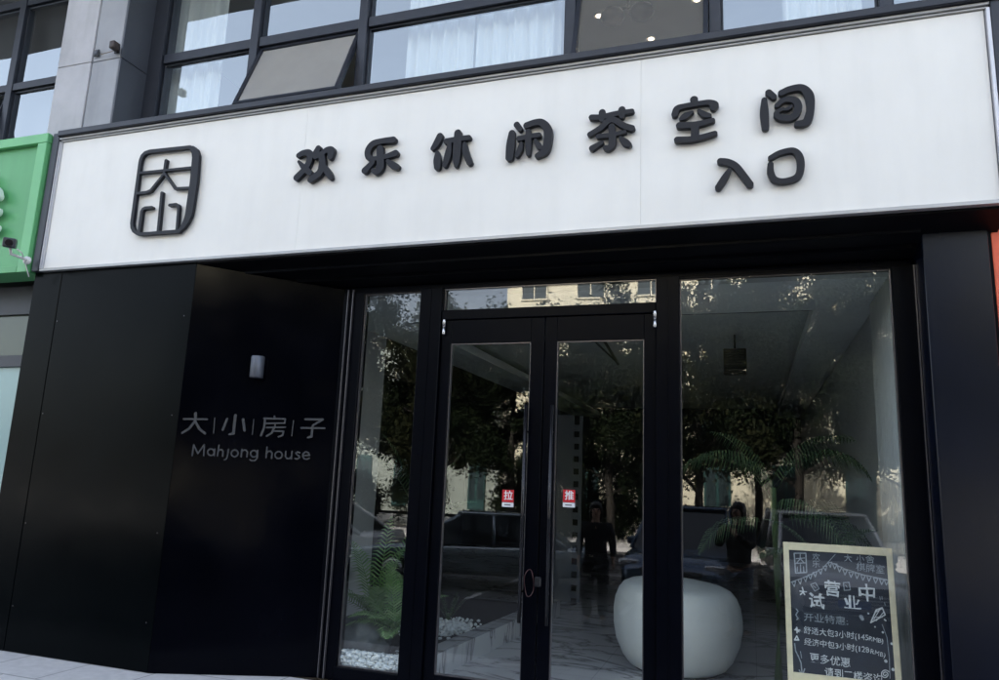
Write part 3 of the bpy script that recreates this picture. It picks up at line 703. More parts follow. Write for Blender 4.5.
# ================================================================== GREEN NEIGHBOUR SIGN AND SHOPFRONT
GS = empty('green_shop_sign', (-7.0, gY, 3.14), 'bright green framed shop sign at the left edge beside the white signboard', 'signboard')
gx1 = -6.03
MB().box(-10, gx1-0.001, gY+0.05, gY+0.27, 3.14, 4.45).build('sign_box', GREENPAINT, GS)
MB().box(-10, gx1, gY, gY+0.049, 4.37, 4.46, 0.004).build('top_frame', GREENEDGE, GS)
MB().box(gx1-0.11, gx1, gY, gY+0.049, 3.14, 4.368, 0.004).build('side_frame', GREENEDGE, GS)
MB().box(-10, gx1-0.112, gY, gY+0.049, 3.14, 3.20, 0.004).build('bottom_frame', GREENPAINT, GS)
GP = Plane((0, gY+0.0, 0), (0, -1, 0))
letter('character', GP, (0, 170, 0.25), [[(-60,70,16),(-10,85,14),(2,110,12)], [(-60,160,14),(-5,170,14)], [(-40,30,14),(-40,250,14)], [(-60,240,14),(-8,235,12)]], 0.04, mat('white_acrylic', (0.7, 0.78, 0.72), 0.4), GS, gap=-0.01, h=0.006)
NB = empty('neighbour_shopfront', (-7.0, 5.1, 0), 'pale stone pier and dark framed windows of the neighbouring shop at the left edge', 'building')
MB().box(-6.20, -6.025, 4.80, 5.2, 0, 3.13, 0.004).build('stone_pier', STONE, NB)
MB().box(-10, -6.21, 4.96, 5.1, 2.86, 3.13).build('header', UPFRAME, NB)
MB().box(-10, -6.21, 4.96, 5.04, 2.36, 2.44).build('transom', UPFRAME, NB)
def nwin(z0, z1, c):
    o = MB().box(-6.26, -6.21, 4.98, 5.04, z0, z1).box(-10, -6.261, 4.98, 5.04, z0, z0+0.03).build('window', UPFRAME, NB)
    MB().quad((-10, 5.0, z0+0.02), (-6.26, 5.0, z0+0.02), (-6.26, 5.0, z1), (-10, 5.0, z1)).build('pane', c, o)
nwin(2.44, 2.86, mat('olive_glass_reflection', (0.05, 0.065, 0.04), 0.15)); nwin(0.1, 2.36, mat('teal_glass_film', (0.28, 0.42, 0.42), 0.12))  # olive colour paints a reflection into the upper pane
MB().box(-10, -6.21, 5.12, 5.2, 0, 3.1).build('wall', WALLDK, NB)
MB().box(-30, -6.63, 5.21, 11, 0, 4.29).build('rear_block', WALLDK, NB)  # unseen masses added to stop sun leaking under the green sign
MB().box(-30, -6.63, 10.9, 11, 4.3, 7.3).build('rear_block', WALLDK, NB)
# its upper windows left of the column
for z0, z1 in ((4.3, 7.2),):
    MB().box(-30, -6.63, YU+0.13, YU+0.2, z0, z1).build('upper_back', WALLDK, NB)
nm = [X(19, 60, YU), X(-60, 60, YU)]
for x in nm: MB().box(x-0.045, x+0.045, YU-0.06, YU+0.08, 4.3, 7.2, 0.003).build('window_mullion', UPFRAME, NB)
zr2 = float(at(30, 87, YU)[2])
segs = [(-6.64, nm[0]), (nm[0], nm[1]), (nm[1], -14)]
for k, (c, a) in enumerate(segs):
    MB().box(a+0.047, c-0.047, YU-0.05, YU+0.07, zr2-0.04, zr2+0.04).build('window_rail', UPFRAME, NB)
    sash(a+0.048, c-0.048, zr2+0.045, 6.6, 0, NB, fr=0.02)
    sash(a+0.048, c-0.048, 4.32, zr2-0.045, rad(14) if k == 1 else 0, NB, fr=0.02)
    MB().box(a+0.047, c-0.047, YU-0.05, YU+0.07, 6.61, 6.69).build('window_rail', UPFRAME, NB)
    sash(a+0.048, c-0.048, 6.70, 7.19, 0, NB, fr=0.02)

# red neighbour at right
RN = empty('red_pillar', (1.8, 5.0, 0), 'orange red painted pillar of the neighbouring shop at the right edge', 'pillar')
MB().box(1.384, 2.6, 4.90, 5.3, 0.0, 3.11, 0.004).build('shaft', REDPAINT, RN)
MB().box(1.365, 1.382, 4.89, 5.3, 0.0, 3.09, 0.002).build('edge_trim', FRAMEBLK, RN)

# ================================================================== UPPER ROOM
def curtain(px0, px1, ytest, lab, zt_=6.5, amp=0.045, seed=0, Y=YU+0.16):
    a = X(px0, ytest, Y); c = X(px1, ytest, Y); rr = random.Random(seed); n = int((c-a)/0.012)+2
    V = []; Fc = []; ph = rr.random()*6
    for i in range(n):
        x = a+(c-a)*i/(n-1); f = (x-a)
        y = Y+amp*math.sin(f*42+ph+2*math.sin(f*5+ph))+amp*0.5*math.sin(f*91+1.3*ph)
        V += [(x, y, 3.95), (x+0.01*math.sin(f*9), y*0.4+Y*0.6, zt_)]
        if i: j = 2*i; Fc.append((j-2, j, j+1, j-1))
    o = fin('curtain', pymesh(V, Fc), CURTAIN, None, True, (a, Y, 3.95))
    md = o.modifiers.new('thickness', 'SOLIDIFY'); md.thickness = 0.003
    return tag(o, lab, 'curtain', 'white curtains behind the upper windows')
curtain(171, 222, 60, 'white curtain hanging behind the first upper window right of the stone column', seed=1)
curtain(408, 474, 50, 'left half of the white curtains behind the wide upper window in the middle', seed=2)
curtain(476, 560, 45, 'right half of the white curtains behind the wide upper window in the middle', seed=3)
curtain(782, 862, 10, 'white curtain behind the upper window near the right end of the signboard', seed=4)
def downlight(px, py, lab):
    c = atz(px, py, 6.535)
    e = empty('downlight', tuple(c), lab, 'ceiling light', 'downlights in the upper room ceiling')
    MB().lathe([(0.065, 0.0), (0.07, -0.006), (0.055, -0.010), (0.05, 0.0)], tuple(c), 20).build('trim_ring', PLASTICW, e, True)
    MB().lathe([(0.034, -0.011), (0.015, -0.013)], tuple(c), 16).build('bulb', LAMP, e)
LAMP = emit('warm_lamp', (1.0, 0.85, 0.6), 3)
downlight(599, 15, 'lit ceiling spotlight left of the dark ceiling fan seen through the open upper window')
downlight(651, 38, 'lit ceiling spotlight below and right of the ceiling fan, lowest of the three')
downlight(697, -1, 'lit ceiling spotlight furthest right behind the open upper window')
c = atz(628, 10, 6.3)
fn = empty('ceiling_fan', tuple(c), 'dark two lobed pendant fitting under the upper room ceiling behind the open window', 'ceiling fitting')
MB().tube([(c[0], c[1], 6.54), (c[0], c[1], 6.32)], 0.015, 8).build('stem', PLASTICB, fn)
for dx in (-0.16, 0.14):
    MB().lathe([(0.03, 0.06), (0.11, 0.03), (0.13, -0.02), (0.10, -0.07), (0.02, -0.09)], (c[0]+dx, c[1], 6.27), 20).build('lamp_shade', PLASTICB, fn, True)
MB().tube([(c[0]-0.2, c[1], 6.33), (c[0]+0.2, c[1], 6.33)], 0.012, 8).build('crossbar', PLASTICB, fn)

# ================================================================== INTERIOR OBJECTS
# chalkboard
q = [at(783, 541, 5.33), at(890, 549, 5.33)]
bx0, bx1 = q[0][0], q[1][0]
lean = rad(6); zt0 = 1.155; zb0 = 0.22
nB = np.array([0, -math.cos(lean), math.sin(lean)])
BO = Plane((0, 5.36, zt0), nB)
def bw(px, py): return BO.uv(px, py)
uL, uR = bw(783, 541)[0], bw(890, 549)[0]+0.01; vT = (bw(783, 541)[1]+bw(890, 549)[1])/2; vB = vT-1.02
CB = empty('chalkboard', tuple(BO.world((uL+uR)/2, vB)), 'blackboard in a pale wooden frame with handwritten white Chinese chalk lettering behind the right window', 'chalkboard')
MBm = BO.M(0)
vIB = bw(840, 677)[1]
MB().box(uL+0.03, uR-0.03, vB+0.03, vT-0.03, -0.012, 0.0, 0, MBm).build('board', BOARD, CB)
fw = 0.034
MB().box(uL, uL+fw, vB, vT, -0.016, 0.012, 0.002, MBm).box(uR-fw, uR, vB, vT, -0.016, 0.012, 0.002, MBm).box(uL+fw, uR-fw, vT-fw*1.45, vT, -0.016, 0.012, 0.002, MBm).box(uL+fw, uR-fw, vB, vIB, -0.016, 0.012, 0.002, MBm).build('frame', PALEWOOD, CB)
for u in (uL+0.08, uR-0.08): b = MB(); b.tube([BO.world(u, vB+0.02, -0.02), (BO.world(u, 0)[0], 5.62, FZ)], 0.012, 6); b.tube([BO.world(u, vB+0.02, -0.005), (BO.world(u, 0)[0], 5.30, FZ)], 0.012, 6); b.build('leg', PALEWOOD, CB)
def cl(strokes, crop, m=CHALK, h=0.0022, name='chalk_drawing', smooth=False): return letter(name, BO, crop, strokes, 0.0012, m, CB, gap=0.0015, smooth=smooth, h=h)
c4 = (780, 540, 0.12012); c5 = (780, 610, 0.12012)
tw = 5
cl([[(118,110,tw),(215,110,tw),(222,270,tw),(130,275,tw),(118,110,tw)], [(135,155,4),(205,150,4)], [(168,120,4),(168,155,4),(140,190,4)], [(168,155,4),(200,190,4)], [(122,195,4),(218,190,4)], [(170,205,4),(172,268,4)], [(145,225,4),(143,262,4)], [(195,222,4),(198,262,4)]], c4, CHALKDIM)
bunt = []
for k, (x, y) in enumerate([(115,365),(165,345),(210,325),(250,305),(290,285),(335,262),(375,235),(415,205)]): bunt.append([(x-16,y-14,4),(x+16,y-20,4),(x+4,y+22,4),(x-16,y-14,4)])
for k, (x, y) in enumerate([(455,215),(495,240),(540,265),(590,285),(640,295),(690,310),(740,318),(795,335),(845,345),(885,350)]): bunt.append([(x-18,y-20,4),(x+20,y-14,4),(x,y+26,4),(x-18,y-20,4)])
bunt += [[(90,352,3),(250,290,3),(350,240,3),(460,120,3)], [(430,190,3),(540,240,3),(700,290,3),(890,330,3)]]
cl(bunt, c4, CHALKDIM, name='bunting_drawing')
cl([[(185,395,5),(195,430,5),(170,455,5)], [(165,425,5),(220,432,5)], [(190,430,5),(205,455,5)]], c4, CHALK)
cl([[(255,370,4),(295,355,4),(325,405,4),(290,425,4),(255,370,4)], [(275,380,3),(300,400,3)], [(528,355,4),(575,352,4),(585,415,4),(535,420,4),(528,355,4)], [(545,375,3),(560,395,3)]], c4, CHALKDIM)
cl([[(755,105,5),(800,0,5),(850,-20,5),(875,40,5),(755,105,5)], [(775,60,3),(850,60,3)], [(790,20,3),(845,-10,3)], [(780,80,3),(830,-5,3)], [(800,90,3),(860,20,3)]], c5, CHALK)
cl([[(140,145,6),(142,190,5)], [(122,165,5),(165,168,5)], [(130,155,4),(158,182,4)]], c5)
cl([[(140,215,4),(155,250,6),(122,248,6),(140,215,4)]], c5)
cl([[(122,280,5),(130,340,5),(155,390,5),(175,440,5),(185,545,6)], [(160,500,5),(185,545,5),(205,490,5)], [(170,345,3),(180,400,3)]], c5, CHALKDIM)
cl([[(135,-10,5),(150,10,5),(132,40,5),(150,70,5),(140,80,5)]], c5, CHALKDIM)
cl([[(880,425,13),(881,426,13)]], c5); cl([[(940,495,13),(941,496,13)]], c5); cl([[(930,280,11),(931,281,11)]], c5); cl([[(855,185,9),(856,186,9)]], c5); cl([[(675,55,16),(685,75,14)]], c5, CHALKDIM)
cl([[(790,140,6),(791,141,6)]], c5); cl([[(870,80,6),(880,88,6)]], c5); cl([[(735,28,8),(736,29,8)]], c5)
cl([[(850,120,3),(890,230,3),(910,400,3),(915,570,3)]], c5, CHALKDIM)
cl([[(830,470,3),(835,500,3)], [(870,520,3),(875,545,3)], [(848,470,3),(850,495,3)]], c4, CHALKDIM)
cl([[(875+12*math.cos(a)*(1+a*.35)*.6, 535+12*math.sin(a)*(1+a*.35)*.6, 4) for a in np.linspace(0, 12, 30)]], c5)
T = lambda s, cx, cy, crop, h, m=CHALK, rot=0.0, off=0.0, al='CENTER', jit=0.028, wide=1.0: text_on('chalk_writing', BO, s, crop[0]+cx*crop[2], crop[1]+cy*crop[2], h, m, CB, rot, 0.0015, off, jit, al, wide)
T('欢', 300, 145, c4, 7, CHALKDIM); T('乐', 300, 205, c4, 7, CHALKDIM)
T('大', 565, 155, c4, 7.5, CHALKDIM); T('小', 668, 160, c4, 7.5, CHALKDIM); T('舍', 750, 165, c4, 8, CHALKDIM); T('棋牌室', 752, 240, c4, 8.2, CHALKDIM, -0.05)
T('试', 305, 515, c4, 15, off=0.0016); T('营', 436, 415, c4, 15, off=0.0016); T('业', 600, 530, c4, 14.5, off=0.0012, wide=1.1); T('中', 726, 455, c4, 17, off=0.0016)
T('开业特惠:', 195, 60, c5, 8.2, CHALKDIM, -0.02, 0.0, 'LEFT', wide=1.14)
T('舒适大包3小时(145', 195, 170, c5, 7.1, CHALK, -0.02, 0.0, 'LEFT', wide=0.97); T('RMB)', 800, 250, c5, 5.8, CHALK, -0.12, 0.0)
T('经济中包3小时(128', 200, 265, c5, 7.1, CHALK, -0.03, 0.0, 'LEFT', wide=0.97); T('RMB)', 815, 362, c5, 6.0, CHALK, -0.22, 0.0)
T('更多优惠', 245, 400, c5, 9.2, CHALK, -0.03, 0.0003, 'LEFT'); T('请到二楼咨询', 370, 520, c5, 9.2, CHALK, -0.02, 0.0003, 'LEFT', wide=0.93)

# sheer grey curtain by the right wall
V = []; Fc = []
for i in range(150):
    y = YG+0.16+1.1*i/149; x = wx-0.05+0.022*math.sin(i*.62+1.5*math.sin(i*.11))
    V += [(x, y, FZ+.02), (x+.004, y, CZ-.01)]
    if i: Fc.append((2*i-2, 2*i, 2*i+1, 2*i-1))
o = fin('curtain', pymesh(V, Fc), mat('grey_sheer_cloth', (0.5, 0.52, 0.52), 0.9), None, True, (wx-.05, YG+.7, FZ)); o.modifiers.new('thickness', 'SOLIDIFY').thickness = 0.002
tag(o, 'long grey curtain hanging along the right wall inside the right window', 'curtain')
# white tub
TY = 6.62; tc_ = at(677, 640, TY); tcx = tc_[0]
tub = empty('drum_seat', (tcx, TY, FZ), 'white rounded barrel shaped seat standing behind the right door and right window', 'seat')
V = []; Fc = []; n = 96
prof = [(0.0, 0.0), (0.33, 0.0), (0.405, 0.035), (0.46, 0.10), (0.515, 0.22), (0.538, 0.34), (0.540, 0.44), (0.528, 0.53), (0.500, 0.60), (0.462, 0.645), (0.41, 0.668), (0.33, 0.682), (0.2, 0.690), (0.08, 0.692), (0.0, 0.692)]
for (r, z) in prof:
    for k in range(n):
        a = 2*math.pi*k/n
        rr = r*(1-0.006*(k % 12 == 5)*(0.05 < z < 0.66))*(1+0.008*math.sin(2*a+z*5)); zz = z+0.02*(z > 0.4)*math.cos(a-2.6)*(r > .15)
        rr *= 0.965; V.append((tcx+rr*math.cos(a), TY+rr*math.sin(a), FZ+zz))
for i in range(len(prof)-1):
    for k in range(n): j = i*n; Fc.append((j+k, j+(k+1) % n, j+n+(k+1) % n, j+n+k))
fin('shell', pymesh(V, Fc), TUBWHITE, tub, True)
MB().lathe([(0.34, -0.012), (0.345, 0.0), (0.33, 0.004)], (tcx, TY, FZ+0.006), 48).build('base', PLASTICB, tub, True)

# planting bed kerb (pale stone)
kp = [atz(436, 655, FZ+0.17), atz(520, 618, FZ+0.17)]
k0 = np.array([kp[0][0], kp[0][1]]); k1 = np.array([kp[1][0], kp[1][1]]); kd = (k1-k0)/np.linalg.norm(k1-k0); k0 = k0-kd*0.9
if k0[1] < YG+0.14: k0 = k0+kd*((YG+0.14-k0[1])/max(kd[1], .05))
k1 = k0+kd*3.2; kn = np.array([-kd[1], kd[0]])
def pr(p, z): return (p[0], p[1], z)
kb = MB(); w_ = 0.16
kb.prism([pr(k0, FZ), pr(k1, FZ), pr(k1+kn*w_, FZ), pr(k0+kn*w_, FZ)], (0, 0, 0.17))
tag(kb.build('planter_kerb', MARBLE, None, org=(float(k0[0]), float(k0[1]), FZ)), 'low grey marble kerb running diagonally inside the left door beside the planting', 'kerb')
xbed0 = -3.8
tag(MB().prism([(xbed0, YG+0.13, FZ), (float(k0[0]), YG+0.13, FZ), pr(k0+kn*w_, FZ), pr(k1+kn*w_, FZ), (xbed0, float(k1[1]), FZ)], (0, 0, 0.10)).build('planting_soil', SOIL), kind='structure')
# pebbles (uncountable)
def pebbles(region, n, z0, name, label, rmin=0.012, rmax=0.028):
    ico = bmesh.new(); bmesh.ops.create_icosphere(ico, subdivisions=1, radius=1); iv = np.array([v.co[:] for v in ico.verts]); fi = [[v.index for v in f.verts] for f in ico.faces]; ico.free()
    V = []; Fc = []
    for k in range(n):
        x, y, h = region(); r = rng.uniform(rmin, rmax)
        s = np.array([rng.uniform(.8, 1.3), rng.uniform(.8, 1.2), rng.uniform(.6, .95)])*r; a = rng.uniform(0, 6.28)
        P = iv*s*(1+rng.normal(0, 0.06, (len(iv), 1))); R_ = np.array([[math.cos(a), -math.sin(a), 0], [math.sin(a), math.cos(a), 0], [0, 0, 1]]); P = P@R_.T+[x, y, z0+h]
        base = len(V); V.extend(P.tolist()); Fc.extend([[base+i for i in f] for f in fi])
    o = fin(name, pymesh(V, Fc), PEBBLE, None, True); tag(o, label, 'pebbles', kind='stuff')
wl = float(at(337, 660, YG)[0]); wr = float(at(400, 660, YG)[0])
def reg1():
    while True:
        x = rng.uniform(-3.75, mA1+0.05); y = YG+0.062+abs(rng.normal(0, 0.17))
        if (np.array([x, y])-k0)@kn > w_+.02 or x < wr-0.02: break
    return x, y, rng.uniform(0.0, 1.0)*max(0.09, 0.165-(y-YG-.06)*0.25)
pebbles(reg1, 6500, FZ+0.01, 'white_pebbles', 'bed of small white pebbles along the foot of the left window', 0.013, 0.026)
pc = atz(452, 626, FZ+0.15)
def reg2():
    while True:
        x, y = pc[0]+rng.normal(-.08, 0.15), pc[1]+rng.normal(0, 0.18)
        if (np.array([x, y])-k0)@kn > w_+.03: return x, y, rng.uniform(0.02, 0.08)
pebbles(reg2, 500, FZ+0.08, 'white_pebbles', 'small patch of white pebbles behind the marble kerb inside the left door', 0.010, 0.024)
# dark rock
rc = at(362, 640, YG+0.36)
bm = bmesh.new(); bmesh.ops.create_icosphere(bm, subdivisions=4, radius=1)
from mathutils import noise
for v in bm.verts:
    d = 1+0.45*noise.noise(v.co*1.3)+0.25*noise.noise(v.co*3.1)+0.04*noise.noise(v.co*8)
    v.co = Vector((v.co.x*0.25*d, v.co.y*0.18*d, v.co.z*0.15*d))
me = bpy.data.meshes.new('m'); bm.to_mesh(me); bm.free()
o = fin('rock', me, ROCK, None, True); o.location = (rc[0], rc[1], FZ+0.20); tag(o, 'rounded dark grey rock behind the white pebbles in the left window', 'rock')

# fronds -------------------------------------------------
def frond_verts(base, direc, length, droop, nl, ll, V, Fc, wid=0.010, vee=0.3, dl=0.30):
    base = np.array(base, float); d = np.array(direc, float); d /= np.linalg.norm(d); pts = []
    p = base.copy(); step = length/24
    for i in range(25):
        pts.append(p.copy()); d = d+np.array([0, 0, -droop*step*(0.4+i/24)]); d /= np.linalg.norm(d); p = p+d*step
    pts = np.array(pts)
    for i in range(24):      # rachis as thin strip pair
        a, c = pts[i], pts[i+1]; s = np.cross(c-a, [0, 0, 1]); s /= (np.linalg.norm(s)+1e-9); w1 = 0.006*(1-i/26)
        b0 = len(V); V += [a-s*w1, a+s*w1, c+s*w1*.95, c-s*w1*.95]; Fc.append((b0, b0+1, b0+2, b0+3))
    for k in range(nl):
        t = 0.16+0.84*k/(nl-1); f = t*24; i = min(int(f), 23); q = pts[i]+(pts[i+1]-pts[i])*(f-i)
        tan = pts[i+1]-pts[i]; tan /= np.linalg.norm(tan); side = np.cross(tan, [0, 0, 1]); side /= (np.linalg.norm(side)+1e-9); up = np.cross(side, tan)
        L_ = ll*math.sin(math.pi*min(1, 0.18+0.80*t))**0.8*(0.9+0.2*random.random())
        for sg in (-1, 1):
            dd = side*sg*0.85+tan*0.55+up*vee; dd /= np.linalg.norm(dd)
            m1 = q+dd*L_*0.5; e2 = q+dd*L_*(1-.25*dl)+np.array([0, 0, -dl*L_]); w2 = np.cross(dd, up); w2 /= (np.linalg.norm(w2)+1e-9); w2 = w2*wid
            b0 = len(V); V += [q-w2*.4, q+w2*.4, m1+w2*.6, m1-w2*.6, e2]; Fc += [(b0, b0+1, b0+2, b0+3), (b0+3, b0+2, b0+4)]
def palm(name, base, fronds, label, cat, group, m=PALM, trunk_h=0.0, tr=0.03, nl=26, wid=0.010, dl=0.30):
    base = tuple(map(float, base)); root = empty(name, base, label, cat, group)
    for (az, el, L_, dr, ll, hz) in fronds:
        V = []; Fc = []; a = rad(az); d = (math.cos(a)*math.cos(rad(el)), math.sin(a)*math.cos(rad(el)), math.sin(rad(el)))
        frond_verts((base[0], base[1], base[2]+trunk_h*hz), d, L_, dr, nl, ll, V, Fc, wid, 0.3, dl)
        fin('frond', pymesh(V, Fc), m, root)
    b = MB()
    if trunk_h > 0: b.tube([base, (base[0]+0.02, base[1], base[2]+trunk_h*.5), (base[0], base[1], base[2]+trunk_h)], [tr*1.2, tr, tr*.8], 10)
    else: b.tube([base, (base[0], base[1], base[2]+0.08)], [tr, tr*.6], 8)
    b.build('trunk', STEM, root, True); return root
f1 = at(372, 650, YG+0.42); f2 = at(388, 650, YG+0.30); f3 = at(362, 640, YG+0.8)
palm('fern', (f2[0]+.02, f2[1]+.06, 0.30), [(160,48,.50,2.6,.17,1),(118,62,.55,1.8,.16,1),(-30,40,.45,2.8,.17,1),(25,55,.5,2.4,.16,1),(-115,50,.30,4.2,.13,1),(75,50,.5,2.2,.16,1),(-75,30,.32,4.0,.14,1),(195,30,.45,3.2,.16,1),(140,75,.55,1.4,.14,1),(-150,45,.4,3.6,.15,1)], 'bright green fern with arching fronds right of the rock in the left window', 'fern', 'ferns and palms indoors', FERN, nl=22, wid=0.010)
palm('fern', (f1[0]-0.08, f1[1]+.16, 0.34), [(150,64,.75,1.3,.18,1),(100,76,.85,1.0,.17,1),(205,48,.6,2.2,.18,1),(-60,60,.5,3.0,.16,1),(30,60,.65,1.9,.17,1),(60,72,.8,1.2,.17,1),(-110,55,.45,3.4,.15,1),(0,45,.6,2.4,.17,1),(175,35,.6,2.4,.17,1),(-30,70,.7,1.6,.16,1)], 'taller green fern rising behind the rock in the left window', 'fern', 'ferns and palms indoors', FERN, nl=22, wid=0.011)
palm('palm_plant', (f3[0]+.25, YG+1.3, 0.1), [(200,70,.9,.9,.22,1),(20,70,.9,.9,.22,.9),(-60,62,.8,1.2,.22,.8),(-120,60,.9,1.2,.22,1),(100,70,.9,1,.22,.9),(-20,50,.8,1.4,.2,.8)], 'tall dark leaved palm growing behind the left window', 'palm', 'ferns and palms indoors', PALM, trunk_h=1.0)
f4 = atz(448, 622, FZ+0.12)
palm('spiky_plant', (f4[0], f4[1], FZ+0.12), [(az, 55, .35, 1.2, .05, 1) for az in range(0, 360, 45)], 'small dark spiky plant among the pebbles inside the left door', 'plant', 'ferns and palms indoors', PALM, nl=14, wid=0.006)
pp = at(778, 500, 6.9)
palm('palm_plant', (pp[0]-.05, 6.45, FZ), [(-172,42,.92,2.3,.30,1),(-12,52,.85,2.9,.32,1),(150,66,.85,1.7,.28,.9),(28,60,.95,1.8,.30,.95),(-50,30,.9,2.6,.33,.85),(-150,58,.8,2.4,.28,.92),(-20,24,.8,2.2,.28,.8),(-160,15,.7,2.6,.26,.8)], 'potted areca palm with drooping fronds above and behind the chalkboard', 'palm', 'ferns and palms indoors', PALM, trunk_h=1.50, nl=28, wid=0.012, dl=0.6)
p5 = at(822, 560, 5.9)
palm('palm_plant', (p5[0], 5.95, FZ), [(-160,30,.5,2.6,.2,1),(-100,35,.45,3,.2,1),(-40,30,.5,2.8,.2,1),(180,55,.5,2,.2,1),(20,50,.5,2,.2,1)], 'low dark palm whose leaves hang over the top of the chalkboard', 'palm', 'ferns and palms indoors', PALM, trunk_h=.95, nl=24)
# slotted back panel and vent
a = at(558, 415, 9.5); c = at(580, 560, 9.5)
wS = c[0]-a[0]; sp = MB(); sp.box(a[0], a[0]+wS*.66, 9.5, 9.53, FZ, a[2]).box(c[0]-wS*.12, c[0], 9.5, 9.53, FZ, a[2])
for k in range(14):
    z = FZ+0.05+k*(a[2]-FZ-0.1)/14; sp.box(a[0]+wS*.66+.001, c[0]-wS*.12-.001, 9.5, 9.52, z, z+(a[2]-FZ)/14*0.5)
tag(sp.build('slotted_screen', mat('grey_screen_paint', (0.16, 0.18, 0.22), 0.5), None, org=(float(a[0]), 9.5, FZ)), 'tall grey slotted screen deep inside behind the door handles', 'screen')
a = at(735, 361, 8.3)
vt = empty('ceiling_speaker', (a[0], 8.3, a[2]), 'small dark square grille box hanging under the ceiling behind the right window', 'speaker box')
v_ = MB(); v_.box(a[0]-0.12, a[0]+0.12, 8.3, 8.42, a[2]-0.14, a[2]+0.14, 0.008); v_.build('box_body', PLASTICB, vt)
v_ = MB()
for k in range(9): v_.box(a[0]-0.10, a[0]+0.10, 8.285, 8.299, a[2]-0.125+k*0.029, a[2]-0.112+k*0.029)
v_.build('grille', mat('dark_grille', (0.03, 0.03, 0.032), 0.5), vt)
MB().tube([(a[0], 8.36, a[2]+0.13), (a[0], 8.36, CZ+0.2)], 0.01, 6).build('hanger', PLASTICB, vt)

# ================================================================== STREET OPPOSITE (seen reflected in the glass)
# far buildings
def block(name, x0, x1, y0, y1, h, m, label, rows, cols, zb=-0.42, fr=CREAM, z_first=3.6, ww=1.3, wh=1.5, ground=True):
    e = empty(name, ((x0+x1)/2, y1, zb), label, 'building', None)
    MB().box(x0, x1, y0, y1, zb, h).build('wall', m, e)
    MB().box(x0-0.25, x1+0.25, y0-0.25, y1+0.25, h, h+0.5).build('parapet', fr, e)
    px_ = (x1-x0)/cols
    for r in range(rows):
        z = z_first+r*(h-z_first-0.6)/rows
        if r: MB().box(x0, x1, y1, y1+0.12, z-0.75, z-0.6).build('string_course', fr, e)
        for c in range(cols):
            xc = x0+px_*(c+.5)
            w = MB().box(xc-ww/2-.08, xc+ww/2+.08, y1+0.001, y1+0.08, z-.08, z+wh+.08).build('window', fr, e)
            MB().box(xc-ww/2, xc-0.03, y1+0.05, y1+0.09, z, z+wh).box(xc+0.03, xc+ww/2, y1+0.05, y1+0.09, z, z+wh).build('pane', DARKWIN, w)
    if ground:
        for c in range(cols):
            xc = x0+px_*(c+.5)
            w = MB().box(xc-px_*.19, xc+px_*.19, y1+0.001, y1+0.1, zb+0.3, 2.6).build('shop_window', TEALFR, e)
            MB().box(xc-px_*.16, xc-0.06, y1+0.06, y1+0.11, zb+0.8, 2.3).box(xc+0.06, xc+px_*.16, y1+0.06, y1+0.11, zb+0.8, 2.3).build('pane', DARKWIN, w)
    return e
block('apartment_block', -12.2, 6, -36, -26, 14.0, CREAM, 'cream apartment block across the street reflected in the doors and the glass above them', 4, 6)
block('apartment_block', -27, -13, -38, -28, 9.0, CREAM2, 'grey green building across the street reflected in the left window', 2, 6)
block('apartment_block', 8, 24, -38, -27, 12.0, CREAM, 'cream apartment block furthest right across the street', 3, 6)

# trees
def tree_proto(name, h, spread, m, seed, nleaf=9000, clear=2.0, leaf=0.13):
    rr = np.random.default_rng(seed); root = empty(name, (0, 0, 0))
    b = MB(); tips = []
    b.tube([(0, 0, 0), (0.05, 0.02, clear*.6), (-.03, 0.05, clear), (0.03, 0, h*.6), (0, 0, h*.85)], [.20, .16, .14, .08, .03], 10)
    for k in range(16):
        a = k*2.4+rr.uniform(-.3, .3); z0 = clear*0.8+(h*.8-clear*.8)*k/16; L_ = spread*(1-0.45*k/16)*rr.uniform(.7, 1.05)
        p1 = (math.cos(a)*L_*.5, math.sin(a)*L_*.5, z0+L_*.3); p2 = (math.cos(a)*L_, math.sin(a)*L_, z0+L_*.5+rr.uniform(-.3, .3))
        b.tube([(0, 0, z0), p1, p2], [.07, .045, .015], 6); tips += [p2, p1, ((p1[0]+p2[0])/2, (p1[1]+p2[1])/2, (p1[2]+p2[2])/2)]
    tips.append((0, 0, h*.9)); b.build('trunk', BARK, root, True)
    cen = []
    for t in tips:
        for j in range(5): cen.append(np.array(t)+rr.normal(0, .42, 3)*[1, 1, .7])
    cen = np.array(cen); ci = rr.integers(0, len(cen), nleaf); sig = rr.uniform(.14, .30, len(cen))
    P = cen[ci]+rr.normal(0, 1, (nleaf, 3))*sig[ci][:, None]
    P[:, 2] = np.maximum(P[:, 2], clear*.75)
    A = rr.normal(0, 1, (nleaf, 3)); A /= np.linalg.norm(A, axis=1)[:, None]; Bq = np.cross(A, rr.normal(0, 1, (nleaf, 3))); Bq /= np.linalg.norm(Bq, axis=1)[:, None]
    s = rr.uniform(.6, 1.2, nleaf)[:, None]*leaf
    V = np.stack([P-A*s*.5, P+Bq*s*.28, P+A*s*.5, P-Bq*s*.28], 1).reshape(-1, 3)
    Fc = [(4*i, 4*i+1, 4*i+2, 4*i+3) for i in range(nleaf)]
    fin('crown', pymesh(V, Fc), m, root); return root
protos = [tree_proto('street_tree', 10.5, 3.2, LEAF, 1, 36000, 2.4, .155), tree_proto('street_tree', 9.4, 2.9, LEAF2, 2, 30000, 2.2, .155), tree_proto('street_tree', 11.5, 3.4, LEAF, 3, 42000, 2.4, .155)]
used = [False]*3
